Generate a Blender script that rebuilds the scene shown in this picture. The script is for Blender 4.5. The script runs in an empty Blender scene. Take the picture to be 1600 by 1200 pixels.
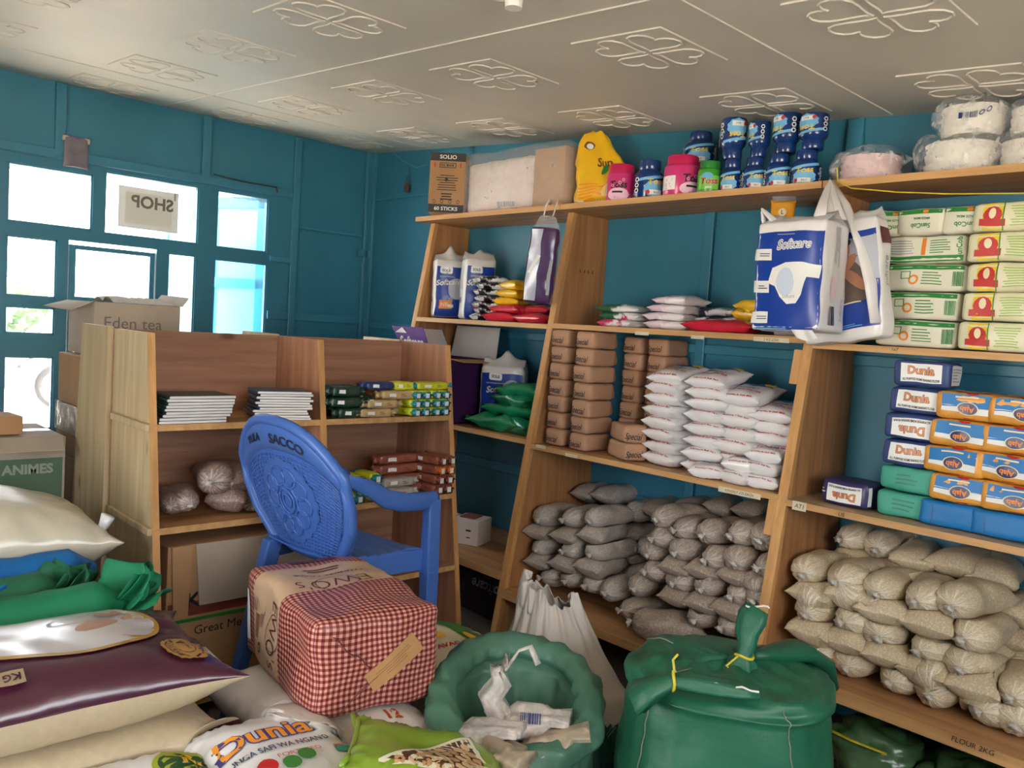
import bpy, bmesh, math, random
from mathutils import Vector, Matrix, Euler, noise
from mathutils.geometry import tessellate_polygon
PI=math.pi
COL=bpy.context.scene.collection
SC=bpy.context.scene
# ------------------------------------------------------------------ camera
CAM=Vector((4.65,-3.05,1.37)); FPX=1297.45
YAW,PIT,ROL=[math.radians(a) for a in (46.48,-3.815,-3.65)]
def cam_axes():
    c,s=math.cos,math.sin
    f=Vector((-s(YAW)*c(PIT),c(YAW)*c(PIT),s(PIT))); r=Vector((c(YAW),s(YAW),0)); d=f.cross(r)
    return c(ROL)*r+s(ROL)*d, -s(ROL)*r+c(ROL)*d, f
CR,CD,CF=cam_axes()
def at(px,py,ax,v):
    """the point of the plane ax=v that the photo shows at (px,py)"""
    d=CR*((px-800)/FPX)+CD*((py-600)/FPX)+CF
    i='xyz'.index(ax); return CAM+d*((v-CAM[i])/d[i])
cd=bpy.data.cameras.new('camera'); cam=bpy.data.objects.new('camera',cd); COL.objects.link(cam)
m=Matrix((CR,-CD,-CF)).transposed().to_4x4(); m.translation=CAM; cam.matrix_world=m
cd.sensor_width=36; cd.lens=FPX/1600*36; cd.clip_start=.05; SC.camera=cam
# ------------------------------------------------------------------ materials
def lin(c):
    return tuple((x/255/12.92 if x/255<=.04045 else ((x/255+.055)/1.055)**2.4) for x in c[:3])+(1,)
class NT:
    def __init__(s,name):
        s.m=bpy.data.materials.new(name); s.m.use_nodes=True; s.t=s.m.node_tree; s.n=s.t.nodes
        s.b=s.n['Principled BSDF']
    def add(s,ty,**kw):
        n=s.n.new(ty)
        for k,v in kw.items():
            if k in n.inputs.keys() if hasattr(n.inputs,'keys') else False: n.inputs[k].default_value=v
            else: setattr(n,k,v)
        return n
    def link(s,a,b): s.t.links.new(a,b)
    def math(s,op,a,b=None):
        n=s.n.new('ShaderNodeMath'); n.operation=op
        for i,x in enumerate((a,b)):
            if x is None: continue
            if isinstance(x,(int,float)): n.inputs[i].default_value=x
            else: s.link(x,n.inputs[i])
        return n.outputs[0]
    def mix(s,fac,a,b):
        n=s.n.new('ShaderNodeMix'); n.data_type='RGBA'
        for i,x in ((0,fac),(6,a),(7,b)):
            if isinstance(x,(int,float,tuple)): n.inputs[i].default_value=x
            else: s.link(x,n.inputs[i])
        return n.outputs[2]
    def noise(s,scale,detail=3,vec=None,rough=.5):
        n=s.n.new('ShaderNodeTexNoise'); n.inputs['Scale'].default_value=scale; n.inputs['Detail'].default_value=detail
        n.inputs['Roughness'].default_value=rough
        s.link(vec if vec else s.obj(),n.inputs['Vector']); return n.outputs['Fac']
    def obj(s,which='Object'):
        if not hasattr(s,'tc'): s.tc=s.n.new('ShaderNodeTexCoord')
        return s.tc.outputs[which]
    def mapping(s,scale,vec=None,loc=(0,0,0),rot=(0,0,0)):
        n=s.n.new('ShaderNodeMapping'); n.inputs['Scale'].default_value=scale; n.inputs['Location'].default_value=loc; n.inputs['Rotation'].default_value=rot
        s.link(vec if vec else s.obj(),n.inputs['Vector']); return n.outputs[0]
    def bump(s,h,strength=.3,dist=.01):
        n=s.n.new('ShaderNodeBump'); n.inputs['Strength'].default_value=strength; n.inputs['Distance'].default_value=dist
        s.link(h,n.inputs['Height'])
        s.link(n.outputs[0],s.b.inputs['Normal'])
    def ramp(s,fac,lo,hi):
        n=s.n.new('ShaderNodeMapRange'); n.inputs[1].default_value=lo; n.inputs[2].default_value=hi
        s.link(fac,n.inputs[0]); return n.outputs[0]
MATS={}
def M(name,rgb,rough=.55,var=.07,vs=9,bump=0,bs=60,coat=0,metal=0,alpha=1,dist=.004,spec=.5,sub=0):
    if name in MATS: return MATS[name]
    t=NT(name); c=lin(rgb); b=t.b
    f=t.ramp(t.noise(vs,4),.3,.7)
    a=tuple(x*(1-var) for x in c[:3])+(1,); h=tuple(min(1,x*(1+var)) for x in c[:3])+(1,)
    t.link(t.mix(f,a,h),b.inputs['Base Color'])
    b.inputs['Roughness'].default_value=rough; b.inputs['Metallic'].default_value=metal
    b.inputs['Coat Weight'].default_value=coat; b.inputs['Coat Roughness'].default_value=.15
    b.inputs['Specular IOR Level'].default_value=spec
    if alpha<1: b.inputs['Alpha'].default_value=alpha
    if bump: t.bump(t.noise(bs,3),bump,dist)
    MATS[name]=t.m; return t.m
def film(name,rgb=(235,235,238),alpha=.22,rough=.12,bs=30,bump=.6,vary=.45):
    if name in MATS: return MATS[name]
    t=NT(name); b=t.b
    b.inputs['Base Color'].default_value=lin(rgb); b.inputs['Roughness'].default_value=rough
    n=t.noise(bs,3); t.bump(n,bump,.01)
    t.link(t.math('ADD',t.math('MULTIPLY',t.ramp(n,.45,.75),vary),alpha-.08),b.inputs['Alpha'])
    MATS[name]=t.m; return t.m
def wood(name,rgb,axis,knots=True,dark=.72,grain=26,dust=0):
    if name in MATS: return MATS[name]
    t=NT(name); c=lin(rgb)
    sc=[grain,grain,grain]; sc['xyz'.index(axis)]=1.6
    v=t.mapping(tuple(sc))
    w=t.noise(1.0,5,v,.6); w2=t.noise(2.2,3)
    d=tuple(c[i]*dark*(1,.93,.85)[i] for i in range(3))+(1,); l=tuple(min(1,x*1.16) for x in c[:3])+(1,)
    col=t.mix(t.ramp(w,.35,.68),d,l)
    col=t.mix(t.math('MULTIPLY',t.ramp(w2,.4,.75),.35),col,tuple(c[i]*(.95,.82,.7)[i] for i in range(3))+(1,))
    if knots:
        ks=[5.,5.,5.]; ks['xyz'.index(axis)]=2.3
        vo=t.n.new('ShaderNodeTexVoronoi'); vo.inputs['Scale'].default_value=1.; t.link(t.mapping(tuple(ks)),vo.inputs['Vector'])
        k=t.ramp(vo.outputs['Distance'],.10,.04)
        col=t.mix(t.math('MULTIPLY',k,.75),col,(c[0]*.22,c[1]*.15,c[2]*.1,1))
    if dust:
        dn=t.ramp(t.noise(5,4),.4,.65); col=t.mix(t.math('MULTIPLY',dn,dust),col,lin((190,180,165)))
    t.link(col,t.b.inputs['Base Color']); t.b.inputs['Roughness'].default_value=.5
    t.b.inputs['Specular IOR Level'].default_value=.35
    t.bump(w,.12,.003); MATS[name]=t.m; return t.m
# ------------------------------------------------------------------ objects
def prop(o,label=None,cat=None,group=None,kind=None):
    for k,v in (('label',label),('category',cat),('group',group),('kind',kind)):
        if v: o[k]=v
    return o
def link(name,me,parent=None,loc=None,rot=None):
    o=bpy.data.objects.new(name,me); COL.objects.link(o)
    if parent: o.parent=parent
    if loc is not None: o.location=loc
    if rot is not None: o.rotation_euler=rot if hasattr(rot,'__len__') else (0,0,rot)
    return o
def empty(name,loc=(0,0,0),rot=0,label=None,cat=None,group=None):
    o=link(name,None,None,loc,rot); o.empty_display_size=.05; return prop(o,label,cat,group)
def dup(o,loc=None,rot=None,label=None,group=None,parent=None,scale=None):
    c=o.copy(); COL.objects.link(c)
    if parent: c.parent=parent
    if loc is not None: c.location=loc
    if rot is not None: c.rotation_euler=rot if hasattr(rot,'__len__') else (0,0,rot)
    if scale is not None: c.scale=scale
    if label: c['label']=label
    if group: c['group']=group
    for k in list(o.children): dup(k,parent=c)
    return c
def mk(name,vs,fs,mats,smooth=True,mi=None,uv=None,sharp=None):
    me=bpy.data.meshes.new(name); me.from_pydata([tuple(v) for v in vs],[],fs)
    for m_ in (mats if isinstance(mats,(list,tuple)) else [mats]): me.materials.append(m_)
    if mi: me.polygons.foreach_set('material_index',mi)
    if smooth: me.polygons.foreach_set('use_smooth',[True]*len(me.polygons))
    if uv:
        l=me.uv_layers.new(name='UVMap'); flat=[c for f in uv for p in f for c in p]; l.data.foreach_set('uv',flat)
    me.update()
    if sharp and smooth:
        try: me.set_sharp_from_angle(angle=math.radians(sharp))
        except Exception: pass
    return me
class MB:
    """collects shapes into one mesh"""
    def __init__(s): s.v=[]; s.f=[]; s.mi=[]
    def put(s,vs,fs,mi=0):
        o=len(s.v); s.v+= [Vector(v) for v in vs]; s.f+=[[i+o for i in f] for f in fs]; s.mi+=[mi]*len(fs); return s
    def box(s,x0,x1,y0,y1,z0,z1,mi=0,M_=None):
        vs=[Vector((x,y,z)) for z in (z0,z1) for y in (y0,y1) for x in (x0,x1)]
        if M_: vs=[M_@v for v in vs]
        return s.put(vs,[(0,2,3,1),(4,5,7,6),(0,1,5,4),(2,6,7,3),(0,4,6,2),(1,3,7,5)],mi)
    def hexa(s,p,mi=0):   # 8 points: bottom 4 (ccw), top 4
        return s.put(p,[(3,2,1,0),(4,5,6,7),(0,1,5,4),(1,2,6,5),(2,3,7,6),(3,0,4,7)],mi)
    def tube(s,pts,r,n=8,mi=0,cap=True,flat=1.):
        pts=[Vector(p) for p in pts]; rs=r if isinstance(r,(list,tuple)) else [r]*len(pts)
        vs=[];fs=[]; up=None
        for i,p in enumerate(pts):
            t=(pts[min(i+1,len(pts)-1)]-pts[max(i-1,0)]).normalized()
            if up is None: up=Vector((0,0,1)) if abs(t.z)<.9 else Vector((1,0,0))
            a=t.cross(up).normalized(); b=a.cross(t).normalized(); up=b
            for k in range(n):
                q=2*PI*k/n; vs.append(p+a*math.cos(q)*rs[i]+b*math.sin(q)*rs[i]*flat)
        for i in range(len(pts)-1):
            for k in range(n): fs.append((i*n+k,i*n+(k+1)%n,(i+1)*n+(k+1)%n,(i+1)*n+k))
        if cap: fs.append(tuple(range(n-1,-1,-1))); fs.append(tuple((len(pts)-1)*n+k for k in range(n)))
        return s.put(vs,fs,mi)
    def lathe(s,prof,n=24,mi=0,M_=None,cap=True):
        vs=[];fs=[]
        for r,z in prof:
            for k in range(n):
                q=2*PI*k/n; vs.append(Vector((r*math.cos(q),r*math.sin(q),z)))
        for i in range(len(prof)-1):
            for k in range(n): fs.append((i*n+k,i*n+(k+1)%n,(i+1)*n+(k+1)%n,(i+1)*n+k))
        if cap: fs.append(tuple(range(n-1,-1,-1))); fs.append(tuple((len(prof)-1)*n+k for k in range(n)))
        if M_: vs=[M_@v for v in vs]
        return s.put(vs,fs,mi)
    def grid(s,fn,nu,nv,mi=0,closeu=False):
        vs=[];fs=[]
        for j in range(nv+1):
            for i in range(nu+(0 if closeu else 1)): vs.append(fn(i/nu,j/nv))
        w=nu if closeu else nu+1
        for j in range(nv):
            for i in range(nu): fs.append((j*w+i,j*w+(i+1)%w,(j+1)*w+(i+1)%w,(j+1)*w+i))
        return s.put(vs,fs,mi)
    def mesh(s,name,mats,smooth=False,sharp=None,bevel=0,seg=2,solid=0):
        me=mk(name,s.v,s.f,mats,smooth,s.mi,None,None)
        if bevel or solid:
            bm=bmesh.new(); bm.from_mesh(me)
            if bevel:
                bmesh.ops.recalc_face_normals(bm,faces=bm.faces)
                ed=[e for e in bm.edges if len(e.link_faces)==2 and e.calc_face_angle(0)>.5]
                bmesh.ops.bevel(bm,geom=ed,offset=bevel,segments=seg,affect='EDGES',profile=.5)
            if solid: bmesh.ops.solidify(bm,geom=bm.faces[:],thickness=solid)
            bm.to_mesh(me); bm.free()
            if smooth: me.polygons.foreach_set('use_smooth',[True]*len(me.polygons))
        if sharp and smooth: me.set_sharp_from_angle(angle=math.radians(sharp))
        me.update(); return me
    def obj(s,name,mats,parent=None,loc=None,rot=None,**kw): return link(name,s.mesh(name,mats,**kw),parent,loc,rot)
def boxo(name,sx,sy,sz,mat,parent=None,loc=None,rot=None,bevel=.003,c=(0,0)):
    """a box with its base centre at the origin"""
    return MB().box(c[0]-sx/2,c[0]+sx/2,c[1]-sy/2,c[1]+sy/2,0,sz).obj(name,mat,parent,loc,rot,bevel=bevel)
def nz(p,f,seed=0): return noise.noise(Vector((p[0]*f+seed*7.3,p[1]*f-seed*3.1,p[2]*f+seed*1.7)))
# ------------------------------------------------------------------ flat printed shapes, wrapped on a surface
def xf(sh,cx=0,cy=0,rot=0,sx=1,sy=None,shear=0):
    sy=sx if sy is None else sy; c,s_=math.cos(rot),math.sin(rot); vs,fs=sh
    return [((x+shear*y)*sx*c-y*sy*s_+cx,(x+shear*y)*sx*s_+y*sy*c+cy) for x,y in vs],fs
def rect(w,h,cx=0,cy=0,rot=0,n=None,res=.02):
    nx=max(1,int(w/res)) if n is None else n; ny=max(1,int(h/res)) if n is None else n
    vs=[(w*(i/nx-.5),h*(j/ny-.5)) for j in range(ny+1) for i in range(nx+1)]
    fs=[(j*(nx+1)+i,j*(nx+1)+i+1,(j+1)*(nx+1)+i+1,(j+1)*(nx+1)+i) for j in range(ny) for i in range(nx)]
    return xf((vs,fs),cx,cy,rot)
def disc(rx,ry=None,cx=0,cy=0,n=24,rings=3,inner=0,a0=0,a1=2*PI,star=0,rot=0):
    ry=rx if ry is None else ry; vs=[];fs=[]
    for j in range(rings+1):
        r=inner+(1-inner)*j/rings
        for k in range(n+1):
            q=a0+(a1-a0)*k/n; e=1+(star if k%2 else 0)*(j==rings)
            vs.append((r*e*rx*math.cos(q),r*e*ry*math.sin(q)))
    for j in range(rings):
        for k in range(n): fs.append((j*(n+1)+k,(j+1)*(n+1)+k,(j+1)*(n+1)+k+1,j*(n+1)+k+1))
    return xf((vs,fs),cx,cy,rot)
def fine(vs,fs,res):
    bm=bmesh.new(); bv=[bm.verts.new((x,y,0)) for x,y in vs]
    for f in fs:
        try: bm.faces.new([bv[i] for i in f])
        except ValueError: pass
    bmesh.ops.triangulate(bm,faces=bm.faces[:])
    for _ in range(4):
        ed=[e for e in bm.edges if e.calc_length()>res]
        if not ed: break
        bmesh.ops.subdivide_edges(bm,edges=ed,cuts=1); bmesh.ops.triangulate(bm,faces=[f for f in bm.faces if len(f.verts)>3])
    bm.verts.index_update(); out=[(v.co.x,v.co.y) for v in bm.verts],[tuple(v.index for v in f.verts) for f in bm.faces]
    bm.free(); return out
def poly(pts,res=.03):
    t=tessellate_polygon([[Vector((x,y,0)) for x,y in pts]]); return fine(pts,t,res)
_TX={}
def txt(s,size,cx=0,cy=0,rot=0,shear=0,ex=1,bold=0,res=.03,w=None):
    """lettering, centred; w fixes the width"""
    k=(s,bold,round(size,4))
    if k not in _TX:
        cu=bpy.data.curves.new('lettering','FONT'); cu.body=s; cu.size=1; cu.resolution_u=3; cu.offset=bold
        cu.align_x='CENTER'; o=bpy.data.objects.new('lettering',cu); me=o.to_mesh()
        vs=[(v.co.x,v.co.y) for v in me.vertices]; fs=[tuple(p.vertices) for p in me.polygons]; o.to_mesh_clear()
        bpy.data.objects.remove(o); bpy.data.curves.remove(cu)
        xs=[v[0] for v in vs]; ys=[v[1] for v in vs]; mx=(min(xs)+max(xs))/2; my=(min(ys)+max(ys))/2
        _TX[k]=([(x-mx,y-my) for x,y in vs],fs,max(xs)-min(xs))
    vs,fs,tw=_TX[k]; sx=size*ex if w is None else w/tw
    a=xf((vs,fs),0,0,0,sx,size,shear)
    if res: a=fine(a[0],a[1],res)
    return xf(a,cx,cy,rot)
def textlines(n,w,h,cx,cy,rot=0,seed=1,lh=.35,left=True):
    """rows of small print as thin bars"""
    r=random.Random(seed); out=[]
    for i in range(n):
        ww=w*r.uniform(.55,1); y=h*(.5-(i+.5)/n); out.append(xf(rect(ww,h/n*lh,-(w-ww)/2 if left else 0,y),cx,cy,rot))
    return join(out)
def bars(w,h,cx,cy,rot=0,n=14,seed=3):
    r=random.Random(seed); out=[]; x=-w/2
    while x<w/2:
        b=w/n*r.uniform(.25,.9); out.append(rect(b,h,x,0,n=1)); x+=b+w/n*r.uniform(.25,.7)
    return xf(join(out),cx,cy,rot)
def join(shapes):
    V=[];F=[]
    for vs,fs in shapes:
        o=len(V); V+=vs; F+=[tuple(i+o for i in f) for f in fs]
    return V,F
def deco(name,parent,surf,items,off=.0012,step=.0004,label=None):
    V=[];F=[];MI=[];mats=[]
    for k,(sh,mt) in enumerate(items):
        if mt not in mats: mats.append(mt)
        o=len(V)
        for x,y in sh[0]:
            p,n=surf(x,y); V.append(p+n*(off+step*k))
        F+=[tuple(i+o for i in f) for f in sh[1]]; MI+=[mats.index(mt)]*len(sh[1])
    o=link(name,mk(name,V,F,mats,True,MI),parent)
    if label: o['label']=label
    return o
def plane_surf(o,u,v):
    o,u,v=Vector(o),Vector(u).normalized(),Vector(v).normalized(); n=u.cross(v)
    return lambda x,y:(o+u*x+v*y,n)
def cyl_surf(r,z0,q0=-PI/2):
    """wraps x round a cylinder of radius r; x=0 looks along q0"""
    def f(x,y):
        rr=r(y+z0) if callable(r) else r
        q=q0+x/rr; n=Vector((math.cos(q),math.sin(q),0)); return n*rr+Vector((0,0,y+z0)),n
    return f
# ------------------------------------------------------------------ soft boxes (packets, bales, cartons that bulge)
class Soft:
    def __init__(s,sx,sy,sz,r=.01,bul=(0,0,0),amp=0,fr=14,seed=0,n=(8,8,6),post=None):
        s.h=Vector((sx/2,sy/2,sz/2)); s.r=r; s.bul=bul; s.amp=amp; s.fr=fr; s.seed=seed; s.n=n; s.post=post
    def f(s,c):
        h=s.h; p=Vector((c[0]*h.x,c[1]*h.y,c[2]*h.z)); inn=Vector([max(-(h[i]-s.r),min(h[i]-s.r,p[i])) for i in range(3)])
        d=p-inn
        if d.length>1e-9: p=inn+d.normalized()*s.r if max(abs(x) for x in d)>=s.r*.999 else p
        for i in range(3):
            j,k=(i+1)%3,(i+2)%3
            if s.bul[i] and abs(c[i])>0: p[i]+=c[i]*s.bul[i]*(1-c[j]**2)*(1-c[k]**2)
        if s.amp:
            a=s.amp; p=p+Vector((nz(p,s.fr,s.seed),nz(p,s.fr,s.seed+5),nz(p,s.fr,s.seed+9)))*a
        p=p+Vector((0,0,h.z))
        return s.post(p) if s.post else p
    FACES={'F':((1,0,0),(0,0,1),(0,-1,0)),'B':((-1,0,0),(0,0,1),(0,1,0)),'R':((0,1,0),(0,0,1),(1,0,0)),'L':((0,-1,0),(0,0,1),(-1,0,0)),
           'T':((1,0,0),(0,1,0),(0,0,1)),'D':((1,0,0),(0,-1,0),(0,0,-1))}
    def surf(s,face):
        u,v,n=[Vector(x) for x in s.FACES[face]]; hu=abs(u.dot(s.h)) or 1; hv=abs(v.dot(s.h)) or 1
        def P(x,y): return s.f(n+u*max(-1,min(1,x/hu))+v*max(-1,min(1,y/hv)))
        def g(x,y):
            e=.002; a=P(x+e,y)-P(x-e,y); b=P(x,y+e)-P(x,y-e); q=a.cross(b)
            return P(x,y),(q.normalized() if q.length>1e-12 else n)
        return g
    def mesh(s,name,mat):
        V=[];F=[];UV=[];ix={}
        for key,(u,v,n) in s.FACES.items():
            u,v,n=Vector(u),Vector(v),Vector(n)
            def cnt(a): return s.n[[abs(x)>.5 for x in a].index(True)]
            nu,nv=cnt(u),cnt(v); hu=abs(u.dot(s.h)); hv=abs(v.dot(s.h))
            def crd(t): return math.copysign(1-(1-abs(t))**1.35,t)   # finer near the edges
            def vid(i,j):
                c=n+u*crd(2*i/nu-1)+v*crd(2*j/nv-1); k=tuple(round(x,4) for x in c)
                if k not in ix: ix[k]=len(V); V.append(s.f(c))
                return ix[k]
            for j in range(nv):
                for i in range(nu):
                    F.append((vid(i,j),vid(i+1,j),vid(i+1,j+1),vid(i,j+1)))
                    UV.append([(crd(2*a/nu-1)*hu,crd(2*b/nv-1)*hv) for a,b in ((i,j),(i+1,j),(i+1,j+1),(i,j+1))])
        return mk(name,V,F,mat,True,None,UV)
    def obj(s,name,mat,parent=None,loc=None,rot=None): return link(name,s.mesh(name,mat),parent,loc,rot)
import numpy as np
def settle(objs,e=3.0,rounds=3,gap=.02,reach=2.0,hs=.99,box=None):
    """soft things pressed together: each mesh gives way where it would enter a neighbour"""
    bpy.context.view_layer.update(); D=[]
    for o in objs:
        o.data=o.data.copy(); n=len(o.data.vertices); a=np.empty(n*3); o.data.vertices.foreach_get('co',a); a=a.reshape(-1,3)
        Mx=np.array(o.matrix_world); lo,hi=a.min(0),a.max(0); c=(lo+hi)/2; h=np.maximum((hi-lo)/2*hs,.004)
        w=a@Mx[:3,:3].T+Mx[:3,3]; D.append([o,Mx,np.linalg.inv(Mx),c,h,w])
    def f(d,w):
        q=((w@d[2][:3,:3].T+d[2][:3,3])-d[3])/d[4]; return (np.abs(q)**e).sum(1)**(1/e),q
    for r in range(rounds):
        B=[(d[5].min(0),d[5].max(0)) for d in D]
        for i,di in enumerate(D):
            for j,dj in enumerate(D):
                if i==j or (B[i][0]>B[j][1]).any() or (B[j][0]>B[i][1]).any(): continue
                for k in range(4):
                    fi,_=f(di,di[5]); fj,q=f(dj,di[5]); fi=np.minimum(fi,1.0); m_=fj<fi+gap
                    if not m_.any(): break
                    g=np.sign(q[m_])*np.abs(q[m_])**(e-1)/dj[4]; g=g@dj[2][:3,:3]; g/=np.linalg.norm(g,axis=1)[:,None]+1e-9
                    st=(fi[m_]+gap-fj[m_])*np.clip((np.abs(g@dj[1][:3,:3])*dj[4]).sum(1),0,.08)*.55
                    di[5][m_]+=g*st[:,None]
    for o,Mx,Mi_,c,h,w in D:
        if box:
            b=box(o) if callable(box) else box
            for k in range(3): w[:,k]=np.clip(w[:,k],b[0][k],b[1][k])
        o.data.vertices.foreach_set('co',(w@Mi_[:3,:3].T+Mi_[:3,3]).ravel()); o.data.update()
from mathutils.bvhtree import BVHTree
def outward(me):
    bm=bmesh.new(); bm.from_mesh(me); bmesh.ops.recalc_face_normals(bm,faces=bm.faces); bm.to_mesh(me); bm.free(); return me
def hit(s,o,px,py,z,top=1):
    """where the sight line through (px,py) meets the upper side of a pillow sack, in its own flat coordinates"""
    Mx=Matrix.Translation(o.location)@o.rotation_euler.to_matrix().to_4x4(); inv=Mx.inverted(); sf=s.surf(top)
    for k in range(12):
        q=inv@at(px,py,'z',z); x=max(-s.L*.49,min(s.L*.49,q.x)); y=max(-s.W*.49,min(s.W*.49,q.y)); z=.5*z+.5*(Mx@sf(x,y)[0]).z
    return q.x,q.y
# ------------------------------------------------------------------ pillow sacks
class Pillow:
    """a filled sack lying flat: x length, y width, z up; base at z=0"""
    def __init__(s,L,W,T,p=2.6,pin=.05,amp=.004,fr=7,seed=0,low=.5,post=None,wr=0,ears=.06):
        s.__dict__.update(locals())
    def P(s,u,v,top=1):
        L,W,T=s.L/2,s.W/2,s.T
        x=L*u*(1-s.pin*(1-v*v)*abs(u)**2+s.ears*(abs(u)*abs(v))**6); y=W*v*(1-s.pin*(1-u*u)*abs(v)**2+s.ears*(abs(u)*abs(v))**6)
        h=max(0,(1-abs(u)**s.p))**.5*max(0,(1-abs(v)**s.p))**.5
        z=T*s.low+(T*(1-s.low)*h if top>0 else -T*s.low*min(1,h*1.5))
        q=Vector((x,y,z))
        if s.amp: q.z+=s.amp*nz(q,s.fr,s.seed)*(.3+h)
        if s.wr:   # creases running in from the edges
            e=max(abs(u),abs(v))**4; q.z+=s.wr*e*h**.5*nz((u*30 if abs(v)>abs(u) else u*5,v*30 if abs(u)>=abs(v) else v*5,0),1,s.seed)
        return s.post(q) if s.post else q
    def surf(s,top=1):
        def g(x,y):
            u=max(-.985,min(.985,2*x/s.L)); v=max(-.985,min(.985,2*y/s.W)); e=.01
            p=s.P(u,v,top); a=s.P(u+e,v,top)-s.P(u-e,v,top); b=s.P(u,v+e,top)-s.P(u,v-e,top); n=a.cross(b).normalized()
            return p,n*top
        return g
    def mesh(s,name,mat,nu=36,nv=28,mat2=None):
        def cr(t): return math.sin(t*PI/2)
        V=[];F=[];MI=[];UV=[]; ix={}
        for top in (1,-1):
            def vid(i,j):
                edge=i in(0,nu) or j in(0,nv); k=(i,j,0 if edge else top)
                if k not in ix: ix[k]=len(V); V.append(s.P(cr(2*i/nu-1),cr(2*j/nv-1),top))
                return ix[k]
            for j in range(nv):
                for i in range(nu):
                    c=((i,j),(i+1,j),(i+1,j+1),(i,j+1))
                    if top<0: c=c[::-1]
                    F.append(tuple(vid(*q) for q in c)); MI.append(0 if top>0 or not mat2 else 1)
                    UV.append([(cr(2*a/nu-1)*s.L/2,cr(2*b/nv-1)*s.W/2) for a,b in c])
        return mk(name,V,F,[mat]+([mat2] if mat2 else []),True,MI,UV)
    def obj(s,name,mat,parent=None,loc=None,rot=None,**k): return link(name,s.mesh(name,mat,**k),parent,loc,rot)
WORLD=6.0; EXPO=1.0; SUN=30
# ================================================================== materials of the place
blue_wall=M('blue_paint',(54,122,148),.38,.10,3,.10,25)
blue_trim=M('blue_trim_paint',(58,127,153),.38,.08,5,.08,30)
white_ceil=M('ceiling_board',(206,200,188),.55,.06,2.2,.12,70)
ply_x=wood('plywood_along',(184,140,98),'x'); ply_z=wood('plywood_upright',(178,128,84),'z'); ply_y=wood('plywood_deep',(188,140,92),'y')
ply_dust=wood('plywood_dusty',(178,146,106),'x',dust=.55); edge_w=wood('plywood_edge',(204,160,108),'x',False,.8)
edge_z=wood('upright_edge',(204,154,98),'z',False,.8)
pale_z=wood('pale_plywood',(196,176,142),'z',True,.85); red_y=wood('reddish_plywood',(172,128,104),'y'); red_z=wood('reddish_upright',(174,126,98),'z')
dark_floor=M('concrete',(92,84,78),.8,.2,4,.3,30)
# ================================================================== setting
def S(o): return prop(o,kind='structure')
XR,YF=5.9,-4.6
def cz(x): return 2.443-.067*x
S(MB().box(-.1,XR+.1,YF-.1,.1,-.1,0).obj('floor',dark_floor))
# left wall with its openings
OP=[(-2.066,-1.683,1.735,2.02),(-1.625,-1.131,1.728,2.05),(-1.025,-.714,1.726,2.05),(-2.066,-1.842,1.375,1.668),(-1.79,-1.353,1.05,1.675),
    (-1.29,-1.138,1.05,1.665),(-1.03,-.705,1.05,1.66),(-2.066,-1.845,1.19,1.325),(-2.066,-1.845,.71,1.078)]
def wall_cells(mb,u0,u1,z0,z1,ops,put):
    us=sorted({u0,u1,*[o[0] for o in ops],*[o[1] for o in ops]}); zs=sorted({z0,z1,*[o[2] for o in ops],*[o[3] for o in ops]})
    for a,b in zip(us,us[1:]):
        run=None
        for c,d in zip(zs,zs[1:]):
            um,zm=(a+b)/2,(c+d)/2
            if any(o[0]<um<o[1] and o[2]<zm<o[3] for o in ops):
                if run: put(a,b,*run); run=None
            else: run=(run[0],d) if run else (c,d)
        if run: put(a,b,*run)
mb=MB(); wall_cells(mb,YF,.05,0,2.5,OP,lambda a,b,c,d:mb.box(-.05,0,a,b,c,d)); S(mb.obj('wall_left',blue_wall))
mb=MB(); S(mb.box(-.05,XR,0,.05,0,2.5).obj('wall_back',blue_wall))
mb=MB(); wall_cells(mb,YF,.05,0,2.5,[(-3.5,-1.7,1.05,1.95)],lambda a,b,c,d:mb.box(XR,XR+.05,a,b,c,d)); S(mb.obj('wall_right',blue_wall))  # out-of-view opening, added so daylight brightens the left wall
DOOR=(2.6,3.5,0,2.02); RW=(-3.5,-1.7,1.05,1.95)
mb=MB(); wall_cells(mb,-.05,XR,0,2.5,[DOOR],lambda a,b,c,d:mb.box(a,b,YF-.05,YF,c,d)); S(mb.obj('wall_front',blue_wall))
mb=MB()
for u in (2.54,3.5): mb.box(u,u+.06,YF-.06,YF+.02,0,2.08)
mb.box(2.6,3.5,YF-.06,YF+.02,2.02,2.08); S(mb.obj('door_1',blue_trim))
# ceiling: one sloping field of boards with raised panels
mb=MB(); P8=[(-.1,YF-.1),(XR+.1,YF-.1),(XR+.1,.1),(-.1,.1)]
mb.hexa([(x,y,cz(x)) for x,y in P8]+[(x,y,cz(x)+.03) for x,y in P8])
def cp(x,y,d=0): return Vector((x,y,cz(x)-d))
def strip(pts,w,h):
    """a low raised ridge on the ceiling"""
    mb.tube([cp(x,y,0) for x,y in pts],w,6)
for X in (.24,.92,1.60,2.29,3.005,3.71,4.40,5.1):
    for k in range(6):
        Y=-.31-.69*k
        if Y<YF+.2: continue
        hs=.168; q=[(X-hs,Y-hs),(X+hs,Y-hs),(X+hs,Y+hs),(X-hs,Y+hs)]
        mb.hexa([cp(*p,.004) for p in q]+[cp(*p,-.001) for p in q]); strip(q+[q[0]],.0045,0)
        for a in range(4):
            q0=PI/4+a*PI/2; pts=[]
            for i in range(25):
                t=2*PI*i/24   # heart-shaped petal
                hx=16*math.sin(t)**3; hy=13*math.cos(t)-5*math.cos(2*t)-2*math.cos(3*t)-math.cos(4*t)
                r=.014+(hy+17)*.0050; s_=hx*.0050
                pts.append((X+r*math.cos(q0)-s_*math.sin(q0),Y+r*math.sin(q0)+s_*math.cos(q0)))
            mb.tube([cp(x,y,.004) for x,y in pts],.0042,6)
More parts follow.
